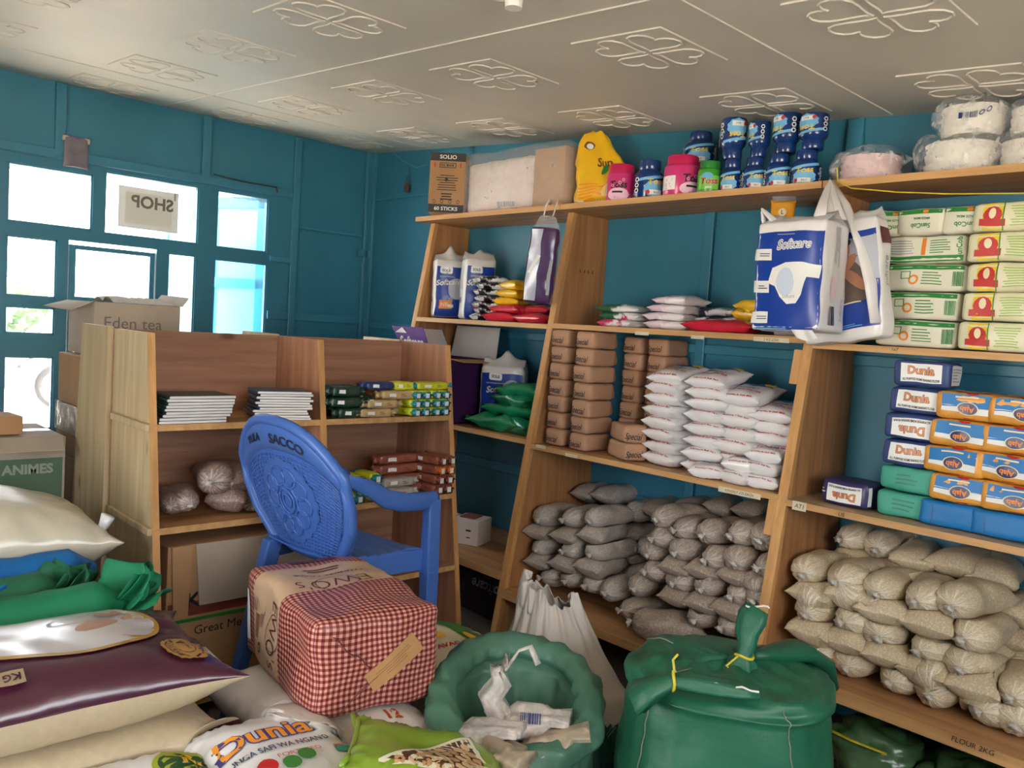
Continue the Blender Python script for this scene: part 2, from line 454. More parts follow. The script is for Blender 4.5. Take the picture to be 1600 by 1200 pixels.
for x in (.62,3.345): strip([(x,-.03),(x,-4.5)],.004,0)
for y in (-1.35,-2.73): strip([(.05,y),(5.85,y)],.0045,0)
S(mb.obj('ceiling',white_ceil,smooth=True,sharp=40))
# battens and rails nailed on the walls
n=0
def trim(x0,x1,y0,y1,z0,z1):
    global n; n+=1; S(MB().box(x0,x1,y0,y1,z0,z1).obj('trim_%d'%n,blue_trim,bevel=.004))
for y,w,z0,z1 in ((-1.845,.05,2.08,2.44),(-1.105,.05,2.10,2.44),(-.545,.045,0,2.44),(-.03,.055,0,2.44)): trim(0,.022,y-w/2,y+w/2,z0,z1)
for y0,y1,z,w in ((-.70,-.567,2.085,.03),(-.70,-.567,1.695,.035),(-.70,-.058,1.36,.05),(-.522,-.058,1.90,.012),(-.70,-.058,.7,.05)): trim(0,.018,y0,y1,z-w/2,z+w/2)
trim(0,.02,-2.3,-.60,2.068,2.115)
for x,w in ((.03,.05),(.976,.05),(2.61,.045),(3.21,.06),(4.45,.05)): trim(x-w/2,x+w/2,-.022,0,0,cz(x)-.005)
for z,w in ((1.335,.04),(.62,.05)): trim(0.06,5.8,-.016,0,z-w/2,z+w/2)
trim(.06,.95,-.010,0,2.13,2.142)
# glazing: one sash frame and pane per opening
glass=film('window_glass',(240,246,248),.10,.05,2,.0); dusty=M('dusty_edge',(170,185,190),.7,.2,40,alpha=.55)
for i,(a,b,c,d) in enumerate(OP):
    if i==4: continue
    w=S(MB().box(-.030,-.026,a,b,c,d).obj('window_%d'%(i+1),glass))
    if i<3:
        f=MB()
        r=random.Random(i); N=14
        for k in range(N): f.box(-.0262,-.0240,a+(b-a)*k/N,a+(b-a)*(k+1)/N,d-.022-.014*r.random(),d)
        f.obj('dirty_top_edge',dusty,w)
    f=MB()
    for q in ((a,a+.008,c,d),(b-.008,b,c,d),(a,b,c,c+.008),(a,b,d-.008,d)): f.box(-.024,-.008,*q)
    f.obj('glazing_bead',blue_trim,w)
# the casement leaf with its own pane
a,b=-1.785,-1.358
mb=MB(); wall_cells(mb,a,b,1.06,1.655,[(-1.752,-1.385,1.392,1.632),(-1.752,-1.385,1.10,1.36)],lambda p,q,r,s:mb.box(-.045,-.008,p,q,r,s))
w=S(mb.obj('window_5',blue_trim,bevel=.003))
MB().box(-.03,-.026,-1.752,-1.385,1.392,1.632).box(-.03,-.026,-1.752,-1.385,1.1,1.36).obj('pane',glass,w)
# ================================================================== outdoors, seen through the glass
ground_m=M('pale_dirt',(214,200,178),.95,.12,.6,.2,6)
S(MB().box(-60,-.08,-40,30,-.25,-.12).obj('ground',ground_m))
S(MB().box(-.08,40,-40,YF-.1,-.25,-.12).obj('ground_front',ground_m)); S(MB().box(XR+.1,40,YF-.1,30,-.25,-.12).obj('ground_right',ground_m))
cyan=M('cyan_paint',(70,178,214),.45,.06,6)
def shutter(name,hy,ang,w,z0,z1,label):
    e=empty(name,(-.075,hy,z0),ang,label,'shutter','open window shutters outside')
    h=z1-z0; mb=MB()
    for q in ((-w,-w+.06,0,h),(-.06,0,0,h),(-w,0,0,.07),(-w,0,h-.07,h),(-w,0,h*.48,h*.48+.06)): mb.box(q[0],q[1],-.018,.018,q[2],q[3])
    mb.obj('frame',cyan,e,bevel=.003); MB().box(-w+.05,-.05,-.004,.004,.05,h-.05).obj('panel',M('pale_cyan_paint',(150,214,228),.5),e)
    mb=MB()
    for z in (.15,h-.2): mb.tube([(0,0,z),(0,0,z+.08)],.009,8)
    mb.obj('hinge',M('dull_steel',(120,120,120),.4,metal=1),e)
shutter('window_shutter',-.68,math.radians(28),.42,1.0,2.06,'pale cyan shutter standing open outside the right-hand window')
shutter('window_shutter',-1.09,math.radians(6),.40,.9,1.93,'cyan shutter standing open outside the pane with the paper sign')
# bush
leafm=M('dusty_leaf',(120,150,110),.7,.2,3); r=random.Random(4)
p=at(45,455,'x',-14); e=empty('bush',(p.x,p.y,-.12),0,'dusty green bush beyond the yard, seen through the left pane','bush')
mb=MB()
for k in range(900):
    q=Vector((r.gauss(0,.35),r.gauss(0,.75),abs(r.gauss(.75,.45)))); u=Vector((r.uniform(-1,1),r.uniform(-1,1),r.uniform(-.5,1))).normalized()*.14; v=u.orthogonal()*.5
    mb.put([q-u,q+v,q+u,q-v],[(0,1,2,3)])
mb.obj('foliage',leafm,e,smooth=False)
mb=MB()
for k in range(7): mb.tube([(0,0,0),(r.uniform(-.3,.3),r.uniform(-.6,.6),1.0)],[.04,.015],6)
mb.obj('stem',M('grey_bark',(120,105,90),.9),e)
# thatched hut and fence rail
p=at(70,505,'x',-11); e=empty('straw_shelter',(p.x,p.y+.2,-.12),0,'straw thatched shelter in the sunlit yard behind the parked motorcycle','shelter')
mb=MB(); mb.lathe([(.95,0),(.8,.45),(.45,.95),(.06,1.28),(.0,1.3)],20,0,None,False); mb.obj('thatch',M('straw',(196,176,140),.95,.3,30,.6,60),e,smooth=True)
mb=MB()
for k in range(16): q=2*PI*k/16; mb.tube([(.98*math.cos(q),.98*math.sin(q),0),(.05*math.cos(q),.05*math.sin(q),1.3)],.018,5)
mb.obj('cane',M('cane',(170,150,115),.9),e)
# motorcycle
def motorcycle():
    p=at(14,512,'x',-8.0); e=empty('motorcycle',(p.x,p.y,-.12),math.radians(78),'red and black motorcycle parked in the yard outside the window','motorcycle')
    blk=M('tyre_black',(35,35,38),.7); st=M('dull_steel',(120,120,120),.4,metal=1); rd=M('bike_red',(170,30,35),.35)
    for x in (-.62,.62):
        mb=MB(); mb.tube([(x+.27*math.cos(t*PI/12),0,.30+.27*math.sin(t*PI/12)) for t in range(25)],.045,8); w=mb.obj('wheel',blk,e,smooth=True)
        mb=MB()
        for k in range(8): mb.tube([(x,0,.30),(x+.26*math.cos(k*PI/4),0,.3+.26*math.sin(k*PI/4))],.006,4)
        mb.obj('spoke',st,w)
    mb=MB(); mb.tube([(.62,0,.3),(.45,0,.75),(.40,0,.95)],.022,6).tube([(-.62,0,.3),(-.1,0,.42),(.42,0,.78)],.022,6).tube([(-.1,0,.42),(-.45,0,.72)],.022,6); mb.obj('frame',st,e)
    Soft(.42,.24,.22,.09,n=(8,6,6)).obj('fuel_tank',rd,e,(.18,0,.68)); Soft(.62,.22,.1,.045,n=(8,6,4)).obj('seat',blk,e,(-.32,0,.70))
    Soft(.3,.24,.28,.04,n=(4,4,4)).obj('engine',st,e,(.05,0,.28))
    mb=MB(); mb.tube([(.36,-.32,1.02),(.42,-.1,.98),(.42,.1,.98),(.36,.32,1.02)],.014,6); mb.obj('handlebar',blk,e)
    MB().lathe([(.02,-.03),(.085,0),(.09,.05),(.02,.07)],12,0,Matrix.Translation((.5,0,.86))@Matrix.Rotation(PI/2,4,'Y')).obj('headlamp',M('lamp_glass',(210,215,220),.1),e,smooth=True)
motorcycle()
# ================================================================== things fixed on the walls
def sheet(name,rgb):
    t=NT(name); t.n.remove(t.b); d=t.n.new('ShaderNodeBsdfDiffuse'); l=t.n.new('ShaderNodeBsdfTranslucent'); mx=t.n.new('ShaderNodeMixShader'); mx.inputs[0].default_value=.09
    for q in (d,l): q.inputs['Color'].default_value=lin(rgb)
    t.link(d.outputs[0],mx.inputs[1]); t.link(l.outputs[0],mx.inputs[2]); t.link(mx.outputs[0],t.n['Material Output'].inputs[0]); return t.m
paper=sheet('paper',(236,236,234)); paper2=sheet('cream_paper',(232,231,220)); ink=M('faded_ink',(120,116,108),.8)
e=MB().box(-.0225,-.0215,-1.552,-1.237,1.775,1.993).obj('shop_sign',paper)
prop(e,'white paper sign reading SHOP back to front on the middle pane','sign')
sf=plane_surf((-.0215,-1.3945,1.884),(0,1,0),(0,0,1))
deco('inner_sheet',e,sf,[(rect(.245,.165,.0,-.002),paper2)],.0006)
deco('lettering',e,sf,[(xf(txt('SHOP',.088,0,0,0,0,1,.03,res=0),.018,.036,0,-1,1),ink)],.0012)
MB().box(-.0214,-.0209,-1.262,-1.252,1.95,1.995).obj('tape',M('clear_tape',(200,200,190),.3,alpha=.6),e)
# taped sachet
sach=M('dull_purple_foil',(120,112,122),.35,.2,30,.3,60)
e=Pillow(.115,.155,.018,4,.03,.002,20,2).obj('sachet',sach,None,(.0225,-1.777,2.112),Euler((PI/2,0,PI/2)))
prop(e,'greyish sachet taped above the window at the far left','sachet')
for s in (-1,1): MB().box(-.012,.012,-.012,.012,-.0235,.0135).obj('tape',M('yellowed_tape',(205,195,165),.4),e,(s*.05,.062,0))
# switch boxes, cable and padlock in the corner
e=empty('junction_box',(.035,-.05,1.772),0,'blue painted pair of electric boxes on the corner post','junction box')
for y,s in ((-.01,'box'),(.03,'box')): boxo('cover',.035,.030,.042,blue_trim,e,(0,y-.02 if y<0 else .028,0),0)
MB().tube([(-.005,.0,.04),(-.008,.0,.3),(-.01,.0,.56)],.005,6).obj('cable',blue_trim,e); MB().tube([(-.005,.0,0),(-.006,.0,-.5)],.005,6).obj('cable',blue_trim,e)
p=at(636,285,'y',-.02); e=empty('padlock',(p.x,-.02,p.z-.03),0,'small rusty oval padlock hanging on the blue wall beside the corner','padlock')
MB().lathe([(.0,-.034),(.014,-.028),(.02,-.008),(.018,.014),(.008,.026),(0,.028)],14).obj('body',M('rusty_iron',(92,66,60),.6,.25,60),e,smooth=True)
MB().tube([(-.011,0,.02),(-.011,0,.05),(0,0,.062),(.011,0,.05),(.011,0,.02)],.0035,6).obj('shackle',M('dull_steel',(120,120,120),.4,metal=1),e)
MB().tube([(0,0,.062),(.004,.01,.10),(-.01,.014,.13)],.0015,5).obj('cord',M('cord',(70,110,125),.8),e)
e=MB().tube([at(600,225,'y',-.015)]+[at(x,y,'y',-.012) for x,y in ((628,250),(650,262),(668,257))],.0018,5).obj('loose_wire',M('grey_wire',(110,150,165),.6)); prop(e,'thin loose wire on the blue wall above the padlock','wire')
e=MB().tube([at(x,y,'x',.03) for x,y in ((335,272),(380,284),(432,293))],.004,6).obj('curtain_rod',M('dull_steel',(120,120,120),.4,metal=1)); prop(e,'thin rod fixed over the right-hand window','rod')
MB().tube([at(432,291,'x',.03),at(434,301,'x',.032)],.007,6).obj('hook',M('dull_steel',(120,120,120),.4,metal=1),e)
# bulb holder on the ceiling
e=empty('bulb_holder',(3.04,-1.60,cz(3.04)),0,'white lamp holder with a bulb on the ceiling','lamp')
MB().lathe([(.0,-.001),(.055,-.001),(.05,-.02),(.024,-.03),(.022,-.06),(.0,-.061)],20).obj('holder',M('white_plastic',(230,228,220),.4),e,smooth=True,sharp=40)
# ================================================================== light
w=bpy.data.worlds.new('sky'); SC.world=w; w.use_nodes=True; nt=w.node_tree; bg=nt.nodes['Background']
bg.inputs[0].default_value=(.94,.965,1.0,1); bg.inputs[1].default_value=WORLD
def portal(loc,rot,sx,sy):
    l=bpy.data.lights.new('daylight_portal','AREA'); l.shape='RECTANGLE'; l.size=sx; l.size_y=sy; l.cycles.is_portal=True
    o=bpy.data.objects.new('daylight_portal',l); COL.objects.link(o); o.location=loc; o.rotation_euler=rot
portal((-.06,-1.38,1.4),(0,-PI/2,0),1.4,1.42)
portal((3.05,YF-.06,1.01),(PI/2,0,0),.9,2.0)
portal((XR+.06,-2.6,1.5),(0,PI/2,0),.9,1.8)
SC.view_settings.view_transform='Standard'; SC.view_settings.look='None'; SC.view_settings.exposure=EXPO; SC.view_settings.gamma=1
sl=bpy.data.lights.new('sun','SUN'); sl.energy=SUN; sl.angle=.02; so=bpy.data.objects.new('sun',sl); COL.objects.link(so); so.location=(-4,6,8); so.rotation_euler=(math.radians(-32),math.radians(12),0)
# ================================================================== the shelving along the back wall
def yf(z): return -.572+.17*z
white_tape=M('masking_tape',(214,200,172),.6,.08,30); mark=M('marker_black',(38,34,36),.7)
unit=empty('plywood_shelving',(2.4,-.28,0),0,'tall plywood shelving with sloping uprights built along the blue back wall','shelving')
def U(o): 
    o.parent=unit; o.matrix_parent_inverse=Matrix.Translation((-2.4,.28,0)); return o
UPR=(1.0,2.023,3.267,4.50)
for i,x in enumerate(UPR):
    mb=MB(); t=.0135; zt=1.913
    p=lambda x,z,d=0:(x,yf(z)+d,z)
    mb.hexa([p(x-t,0),p(x+t,0),(x+t,-.003,0),(x-t,-.003,0),p(x-t,zt),p(x+t,zt),(x+t,-.003,zt),(x-t,-.003,zt)],0)
    e=t+.004
    mb.hexa([p(x-e,0,-.006),p(x+e,0,-.006),p(x+e,0,.018),p(x-e,0,.018),p(x-e,zt,-.006),p(x+e,zt,-.006),p(x+e,zt,.018),p(x-e,zt,.018)],1)
    u=U(mb.obj('upright',[ply_z,edge_z]))
    for z in ((1.36,.84) if i in(2,) else (1.0,) if i==0 else ()):
        c=MB(); c.hexa([p(x-.05,z-.12,-.004),p(x-.018,z-.12,-.004),p(x-.018,z-.12,.02),p(x-.05,z-.12,.02),p(x-.05,z,-.004),p(x-.018,z,-.004),p(x-.018,z,.02),p(x-.05,z,.02)])
        k=c.obj('cleat',edge_z,bevel=.002); k.parent=u
knot=M('knot_brown',(92,48,26),.7)
def shelf(x0,x1,z,t=.022,front=None,mat=ply_x):
    y=(yf(z)-.006) if front is None else front
    mb=MB(); mb.box(x0,x1,y+.002,-.003,z-t,z,0); mb.box(x0,x1,y-.003,y+.002,z-t,z,1)
    return U(mb.obj('shelf',[mat,edge_w]))
bays=((1.0135,2.0095,(1.40,.875,.285)),(2.0365,3.2535,(1.405,.862,.215)),(3.2805,4.4865,(1.39,.852,.31)))
BOARD={}
for b,(x0,x1,zs) in enumerate(bays):
    for k,z in enumerate(zs): BOARD[b,k]=shelf(x0,x1,z,.022 if z>.5 else .034,mat=ply_dust if (b,k)==(2,1) else ply_x,front=None if z>.5 else yf(z)-.022)
tops=[U(MB().box(x0,x1,-.335,-.002,1.914,1.938,0).box(x0,x1,-.339,-.335,1.914,1.938,1).obj('top_board',[ply_x,edge_w],bevel=0)) for x0,x1 in ((.955,2.03),(2.034,3.262),(3.266,4.6))]
def tape(b,k,px,py,w,h,s=None,size=.02):
    z=bays[b][2][k]; y=(yf(z) if z>.5 else yf(z)-.018)-.010; c=at(px,py,'y',y); sf=plane_surf((c.x,y,c.z),(1,0,0),(0,0,1))
    it=[(rect(w,h,n=1),white_tape)] if w else []
    if s: it.append((txt(s,size,0,0,0,.15,res=0),mark))
    o=deco('shelf_label',BOARD[b,k],sf,it,.001,label='masking tape with handwriting' if s and w else None); o.matrix_parent_inverse=BOARD[b,k].matrix_world.inverted()
tape(2,1,1249,791,.05,.03,'AT1',.02); tape(2,1,1315,804,0,0,'US',.018); tape(2,0,1399,546,0,0,'1x7',.015)
tape(1,0,1205,531,.14,.016,'2 KG £250',.013); tape(1,1,1155,770,.17,.02,'KENSALT £35 EACH',.013); tape(1,1,845,698,.06,.015); tape(1,1,893,712,.07,.015); tape(1,0,1003,521,.07,.014)
tape(2,2,1520,1165,0,0,'FLOUR 2KG',.021); tape(1,0,1090,527,.06,.013)
for zz,xx in ((1.655,2.037),): 
    it=[(disc(.004,.009,x,0),knot) for x in (-.05,-.02,.005,.035)]
    o=deco('nail_hole',unit,plane_surf((2.0366,-.13,1.655),(0,1,0),(0,0,1)),it,.0006); o.matrix_parent_inverse=Matrix.Translation((-2.4,.28,0))
# ================================================================== back-to-back shelf island in front of the windows
isl=empty('island_shelf',(1.7,-1.4,0),0,'low plywood shelf island with sloping sides standing between chair and windows','shelf')
def I(o,par=None):
    o.parent=par or isl; o.matrix_parent_inverse=(par or isl).matrix_world.inverted() if not par else Matrix.Translation((-1.7,1.4,0)); return o
isl.matrix_world=Matrix.Translation((1.7,-1.4,0))
def I(o): o.parent=isl; o.matrix_parent_inverse=Matrix.Translation((-1.7,1.4,0)); return o
def fx(z): return 1.998-.155*z
ZT=1.279
for y,mt in ((-2.02,pale_z),(-1.38,red_z),(-.748,red_z)):
    mb=MB(); t=.010
    mb.hexa([(1.475,y-t,0),(fx(0),y-t,0),(fx(0),y+t,0),(1.475,y+t,0),(1.475,y-t,ZT),(fx(ZT),y-t,ZT),(fx(ZT),y+t,ZT),(1.475,y+t,ZT)])
    mb.hexa([(fx(0),y-t-.002,0),(fx(0)+.005,y-t-.002,0),(fx(0)+.005,y+t+.002,0),(fx(0),y+t+.002,0),(fx(ZT),y-t-.002,ZT),(fx(ZT)+.005,y-t-.002,ZT),(fx(ZT)+.005,y+t+.002,ZT),(fx(ZT),y+t+.002,ZT)],1)
    I(mb.obj('side_panel',[mt,edge_z]))
I(MB().box(1.467,1.475,-2.03,-.74,0,ZT).obj('back_panel',red_y))
for y0,y1,zs in ((-2.01,-1.39,(.975,.635,.06)),(-1.37,-.758,(.975,.640,.335,.05))):
    for z in zs:
        mb=MB(); x1=fx(z)+.006; mb.box(1.476,x1-.004,y0,y1,z-.022,z,0).box(x1-.004,x1,y0-(.022 if y0<-2 else 0),y1,z-.022,z,1); I(mb.obj('shelf',[red_y if y0>-2 else ply_y,edge_w]))
for z in (.975,.635):   # battens outside the near end
    I(MB().box(1.50,fx(z)+.004,-2.046,-2.0305,z-.022,z+.002).obj('batten',pale_z,bevel=.002))
# the second unit behind it, facing the windows
def gx(z): return 1.02+.10*z
isl2=empty('island_shelf',(1.3,-1.4,0),0,'second plywood shelf unit standing back to back, facing the windows','shelf')
def I2(o): o.parent=isl2; o.matrix_parent_inverse=Matrix.Translation((-1.3,1.4,0)); return o
for y,mt in ((-2.035,pale_z),(-1.38,pale_z),(-.748,pale_z)):
    mb=MB(); t=.010
    mb.hexa([(gx(0),y-t,0),(1.45,y-t,0),(1.45,y+t,0),(gx(0),y+t,0),(gx(1.285),y-t,1.285),(1.45,y-t,1.285),(1.45,y+t,1.285),(gx(1.285),y+t,1.285)]); I2(mb.obj('side_panel',mt))
I2(MB().box(1.44,1.448,-2.025,-.74,0,1.275).obj('back_panel',pale_z))
for z in (.95,.6,.06): I2(MB().box(gx(z),1.44,-2.024,-.76,z-.02,z).obj('shelf',ply_y))
# ================================================================== goods: shared bits
ORD=['first','second','third','fourth','fifth','sixth','seventh','eighth','ninth','tenth','eleventh','twelfth']
def FL(name,rgb,**k): k.setdefault('var',.03); k.setdefault('rough',.45); return M(name,rgb,**k)
W_=FL('print_white',(232,230,226)); K_=FL('print_black',(28,26,30)); BL=FL('print_blue',(18,58,150),rough=.3); NV=FL('print_navy',(22,40,98),rough=.3)
YE=FL('print_yellow',(236,200,30)); RD=FL('print_red',(196,32,36)); GR=FL('print_green',(44,132,60)); OR=FL('print_orange',(236,136,40)); GY=FL('print_grey',(150,152,158))
LB=FL('print_light_blue',(110,180,226)); PK=FL('print_pink',(222,70,140)); BR=FL('print_brown',(110,60,40)); MA=FL('print_maroon',(96,40,46)); CR_=FL('print_cream',(236,220,176)); LG=FL('print_lime',(150,190,60)); SK=FL('print_skin',(168,112,84))
poly_white=M('white_film',(226,222,220),.32,.05,10,.35,26,coat=.25); clear=film('clear_wrap',(236,234,236),.16,.10,34,.8); clear2=film('clear_wrap_soft',(236,234,236),.26,.2,22,.6,.14)
card=M('cardboard',(176,134,94),.8,.07,6,.08,60); card_grey=M('grey_cardboard',(176,160,142),.8,.06,6,.08,60); card_white=M('white_cardboard',(214,204,196),.7,.04,6)
brown_tape=M('parcel_tape',(186,142,92),.25,.06,20,coat=.3)
ZS=1.938
def carton(name,sx,sy,sz,mat,loc,rot,label,cat='box',group=None,bevel=.003):
    o=boxo(name,sx,sy,sz,mat,None,loc,rot,bevel); prop(o,label,cat,group)
    def surf(face):
        h={'F':((0,-sy/2,sz/2),(1,0,0),(0,0,1)),'R':((sx/2,0,sz/2),(0,1,0),(0,0,1)),'L':((-sx/2,0,sz/2),(0,-1,0),(0,0,1)),'T':((0,0,sz),(1,0,0),(0,1,0)),'B':((0,sy/2,sz/2),(-1,0,0),(0,0,1))}[face]
        return plane_surf(*h)
    o_surf=surf; return o,o_surf
# ------------------------------------------------------------------ top board
def on(px,py,z): return at(px,py,'z',z)
p=on(668,331,1.939); th=math.radians(43)
w_,d_,h_=.185,.20,.305
c=p+Vector((math.cos(th)*w_/2-math.sin(th)*d_/2,math.sin(th)*w_/2+math.cos(th)*d_/2,0)); c.z=ZS+.0005
o,sf=carton('carton',w_,d_,h_,card,c,th,'brown carton printed SOLIO and 60 STICKS on the left end of the top board')
BK=FL('carton_black',(44,40,40))
it=[(rect(w_-.002,.042,0,h_/2-.022,n=1),BK),(rect(w_-.002,.042,0,-h_/2+.022,n=1),BK),(txt('SOLIO',.027,0,h_/2-.022,bold=.02,ex=1.15,res=0),W_),(txt('60 STICKS',.025,0,-h_/2+.022,bold=.02,ex=1.1,res=0),W_),
    (rect(.085,.026,0,.088,n=1),BK),(rect(.078,.019,0,.088,n=1),card),(bars(.07,.012,0,.088,n=9),BK),(txt('JESUS',.001,0,.5,res=0),BK) if 0 else (rect(.001,.001,0,.088,n=1),BK),
    (textlines(7,.12,.085,0,-.0,left=False),BK),(textlines(3,.085,.04,0,-.07,left=False,seed=4,lh=.5),BK),(poly([(-.012,.02),(.0,.03),(.004,.018),(.016,.004),(.004,.010),(-.008,.004)],1),BK)]
it+=[(disc(.008,.010,x,-.096,n=12,rings=1,inner=.7),BK) for x in (-.062,-.022,.02,.062)]+[(rect(.006,.022,x,.088,n=1),RD) for x in (-.066,.066)]
deco('print',o,sf('F'),it,.0008)
it=[(disc(.052,.06,0,.055,n=20,rings=1,inner=.72),BK),(disc(.052,.055,0,-.075,n=20,rings=1,inner=.72),BK),(rect(.07,.05,-.05,-.115,n=1),FL('print_flame',(206,92,50)))]
deco('side_print',o,sf('R'),it,.0008)
# bale in clear plastic
x0=at(748,325,'y',-.2).x; x1=at(852,318,'y',-.2).x; x2=at(900,300,'y',-.2).x
e=empty('wrapped_bale',((x0+x2)/2,-.17,ZS),0,'white paper bale with a brown carton end, wrapped in clear plastic beside the carton','bale')
hz=at(800,250,'y',-.25).z-ZS
s=Soft(x1-x0,.24,hz,.03,(.01,.015,.008),.008,12,3,(14,10,8)); b=s.obj('paper_bundle',M('white_tissue',(226,210,204),.6,.06,14,.5,30),e,((x0+x1)/2-(x0+x2)/2,0,0))
deco('print',b,s.surf('F'),[(bars(.10,.022,.08,-hz*.36,n=12),GY),(rect(.02,.03,.02,-hz*.36,n=1),GY)],.003)
boxo('carton_end',x2-x1,.24,hz+.02,card,e,((x1+x2)/2-(x0+x2)/2,0,0),0,.006)
s=Soft(x2-x0+.05,.285,hz+.045,.05,(.015,.012,.010),.012,12,8,(22,14,12)); s.obj('plastic_wrap',clear2,e,(-.005,0,.001))
r=random.Random(5); mb=MB()
q=boxo('red_packet',.05,.16,.12,FL('red_film',(196,40,60),rough=.3,bump=.3),None,(at(899,260,'y',-.1).x+.01,-.12,ZS),0,.012); prop(q,'small red packet squeezed between the wrapped bale and the yellow bag','packet')
# tall yellow bag
yfilm=M('yellow_film',(238,186,22),.28,.06,12,.5,24,coat=.4)
px0,px1=at(905,310,'y',-.22).x,at(957,310,'y',-.22).x; W=px1-px0
zt=at(925,195,'y',-.2).z-ZS-.045
def ypost(p): 
    t=max(0,p.z/zt); k=1-max(0,t-.55)*1.15; return Vector((p.x*k-.03*max(0,t-.5)+.02*math.sin(t*5),p.y*(1-max(0,t-.35)*1.3),p.z+.012*nz(p,22,4)))
s=Soft(W+.02,.13,zt,.035,(.006,.012,0),.014,17,2,(14,10,20),ypost)
o=s.obj('yellow_bag',yfilm,None,((px0+px1)/2,-.21,ZS),math.radians(18)); prop(o,'tall yellow plastic bag standing by the pink jars on the top board','bag')
it=[(disc(.045,.018,-.02,zt*.30),BR),(disc(.03,.012,-.015,zt*.29),W_),(txt('Sun',.05,.05,zt*.08,.1,.2,bold=.02),BR),(disc(.012,.035,.045,-.01,rot=-.5),GR),(textlines(6,.13,.075,-.01,-.11,seed=8),OR),(txt('3.5 KG',.018,.045,-zt*.43),W_),(textlines(1,.07,.02,-.05,-zt*.43),W_)]
deco('print',o,s.surf('F'),it,.003)
# jars
pinkb=FL('pink_plastic',(214,52,122),rough=.3,coat=.3); pinkl=FL('pink_lid',(196,26,84),rough=.3); blueb=M('blue_wrap',(20,52,112),.22,.25,30,.25,30,coat=.4); greenb=FL('green_plastic',(60,158,44),rough=.3,coat=.2); greenl=FL('green_lid',(40,128,52),rough=.35)
def jar(kind,h,d):
    r_=d/2; root=empty('detergent_jar',(0,0,0))
    if kind=='blue': prof=[(0,0),(r_*.93,0),(r_,.008),(r_,h*.58),(r_*.96,h*.64),(r_*.74,h*.74),(r_*.70,h*.76)]; lid=[(r_*.71,h*.75),(r_*.74,h*.77),(r_*.74,h*.97),(r_*.70,h),(0,h)]
    else: prof=[(0,0),(r_*.94,0),(r_,.008),(r_,h*.70),(r_*.93,h*.76),(r_*.80,h*.78)]; lid=[(r_*.80,h*.77),(r_*.86,h*.785),(r_*.86,h*.97),(r_*.82,h),(0,h)]
    bm={'blue':blueb,'pink':pinkb,'green':greenb}[kind]; lm={'blue':blueb,'pink':pinkl,'green':greenl}[kind]
    b=MB().lathe(prof,28,cap=False).obj('body',bm,root,smooth=True,sharp=50)
    l=MB().lathe(lid,28,cap=False).obj('lid',lm,root,smooth=True,sharp=50)
    sf=cyl_surf(r_,h*.33)
    if kind=='blue':
        it=[(disc(r_*.8,h*.2,.0,-h*.08,n=20,star=.12),LB),(xf(rect(r_*2.4,h*.07,0,h*.21,res=.012),0,0,.15),LB),(xf(rect(r_*2,h*.05,r_*2.0,-h*.1,res=.012),0,0,.3),LB),(txt('Toss',h*.21,0,h*.10,.10,.15,1.2,.02,.012),YE),(rect(r_*.9,h*.12,0,-h*.17,res=.012),W_),(txt('6in1',h*.09,0,-h*.17,res=.012),NV),
            (rect(r_*.6,h*.36,r_*1.9,.02,res=.012),W_),(xf(bars(h*.3,r_*.45,0,0,n=12),r_*1.9,.02,PI/2),K_),(disc(r_*.14,None,-r_*.55,-h*.18,8,1),RD)]+[(disc(r_*.17,None,r_*1.25,h*(.14-.14*k),6,1,inner=.6),W_) for k in range(3)]+[(disc(r_*.17,None,-r_*1.3,h*(.14-.14*k),6,1,inner=.6),W_) for k in range(3)]
    elif kind=='pink':
        it=[(rect(r_*1.1,h*.34,-r_*1.25,-.02*h,res=.012),W_),(textlines(8,r_*.9,h*.3,-r_*1.25,-.02*h),PK),(disc(r_*.75,h*.17,r_*.3,-h*.16),FL('pale_pink',(238,190,214))),(txt('Toss',h*.26,r_*.3,h*.10,.03,.15,1.1,.03,.012),K_),(rect(r_*.7,h*.05,r_*.25,-h*.1,res=.012),K_),(txt('6in1',h*.08,r_*.2,-h*.25,res=.012),MA)]
        rr=random.Random(2); it+=[(disc(.004+.004*rr.random(),None,rr.uniform(-.4,2.2)*r_,rr.uniform(-.3,.42)*h,10,1,inner=.6),FL('pale_pink',(238,190,214))) for k in range(14)]
    else: it=[(rect(r_*1.9,h*.42,0,0,res=.012),FL('lime_label',(120,196,70))),(disc(r_*.5,h*.1,-.2*r_,h*.2),LB),(txt('Toss',h*.26,0,h*.04,.05,.15,1.15,.05,.012),W_),(txt('Toss',h*.26,0,h*.04,.05,.15,1.15,.025,.012),RD),(txt('pink',h*.12,.0,-h*.16,.05,.2,1,.03,.012),W_)]
    deco('label_print',b,sf,it,.0009); return root
JB=jar('blue',.125,.098); JP=jar('pink',.135,.122); JG=jar('green',.115,.088)
used={}
def putjar(J,px,py,y,z,dia_px,label,group=None,up=True,turn=0,hpx=None):
    p=at(px,py,'y',y); dep=(p-CAM).dot(CF); kw=dia_px/FPX*dep
    base={id(JB):.098,id(JP):.122,id(JG):.088}[id(J)]; s=kw/base
    face=math.atan2(CAM.x-p.x,-(CAM.y-p.y))   # turn the print to the room
    rot=Euler((0 if up else PI,0,face+turn+(0 if up else PI)))
    hh={id(JB):.125,id(JP):.135,id(JG):.115}[id(J)]
    sz=s if hpx is None else hpx/FPX*dep/hh
    loc=(p.x,y,z+(0 if up else hh*sz))
    if J not in used: used[J]=1; o=J; o.location=loc; o.rotation_euler=rot; o.scale=(s,s,sz); o['label']=label; o['category']='jar'
    else: o=dup(J,loc,rot,label,None,None,(s,s,sz))
    if group: o['group']=group
    elif 'group' in o: del o['group']
    return hh*sz
G='detergent jars on the top board'
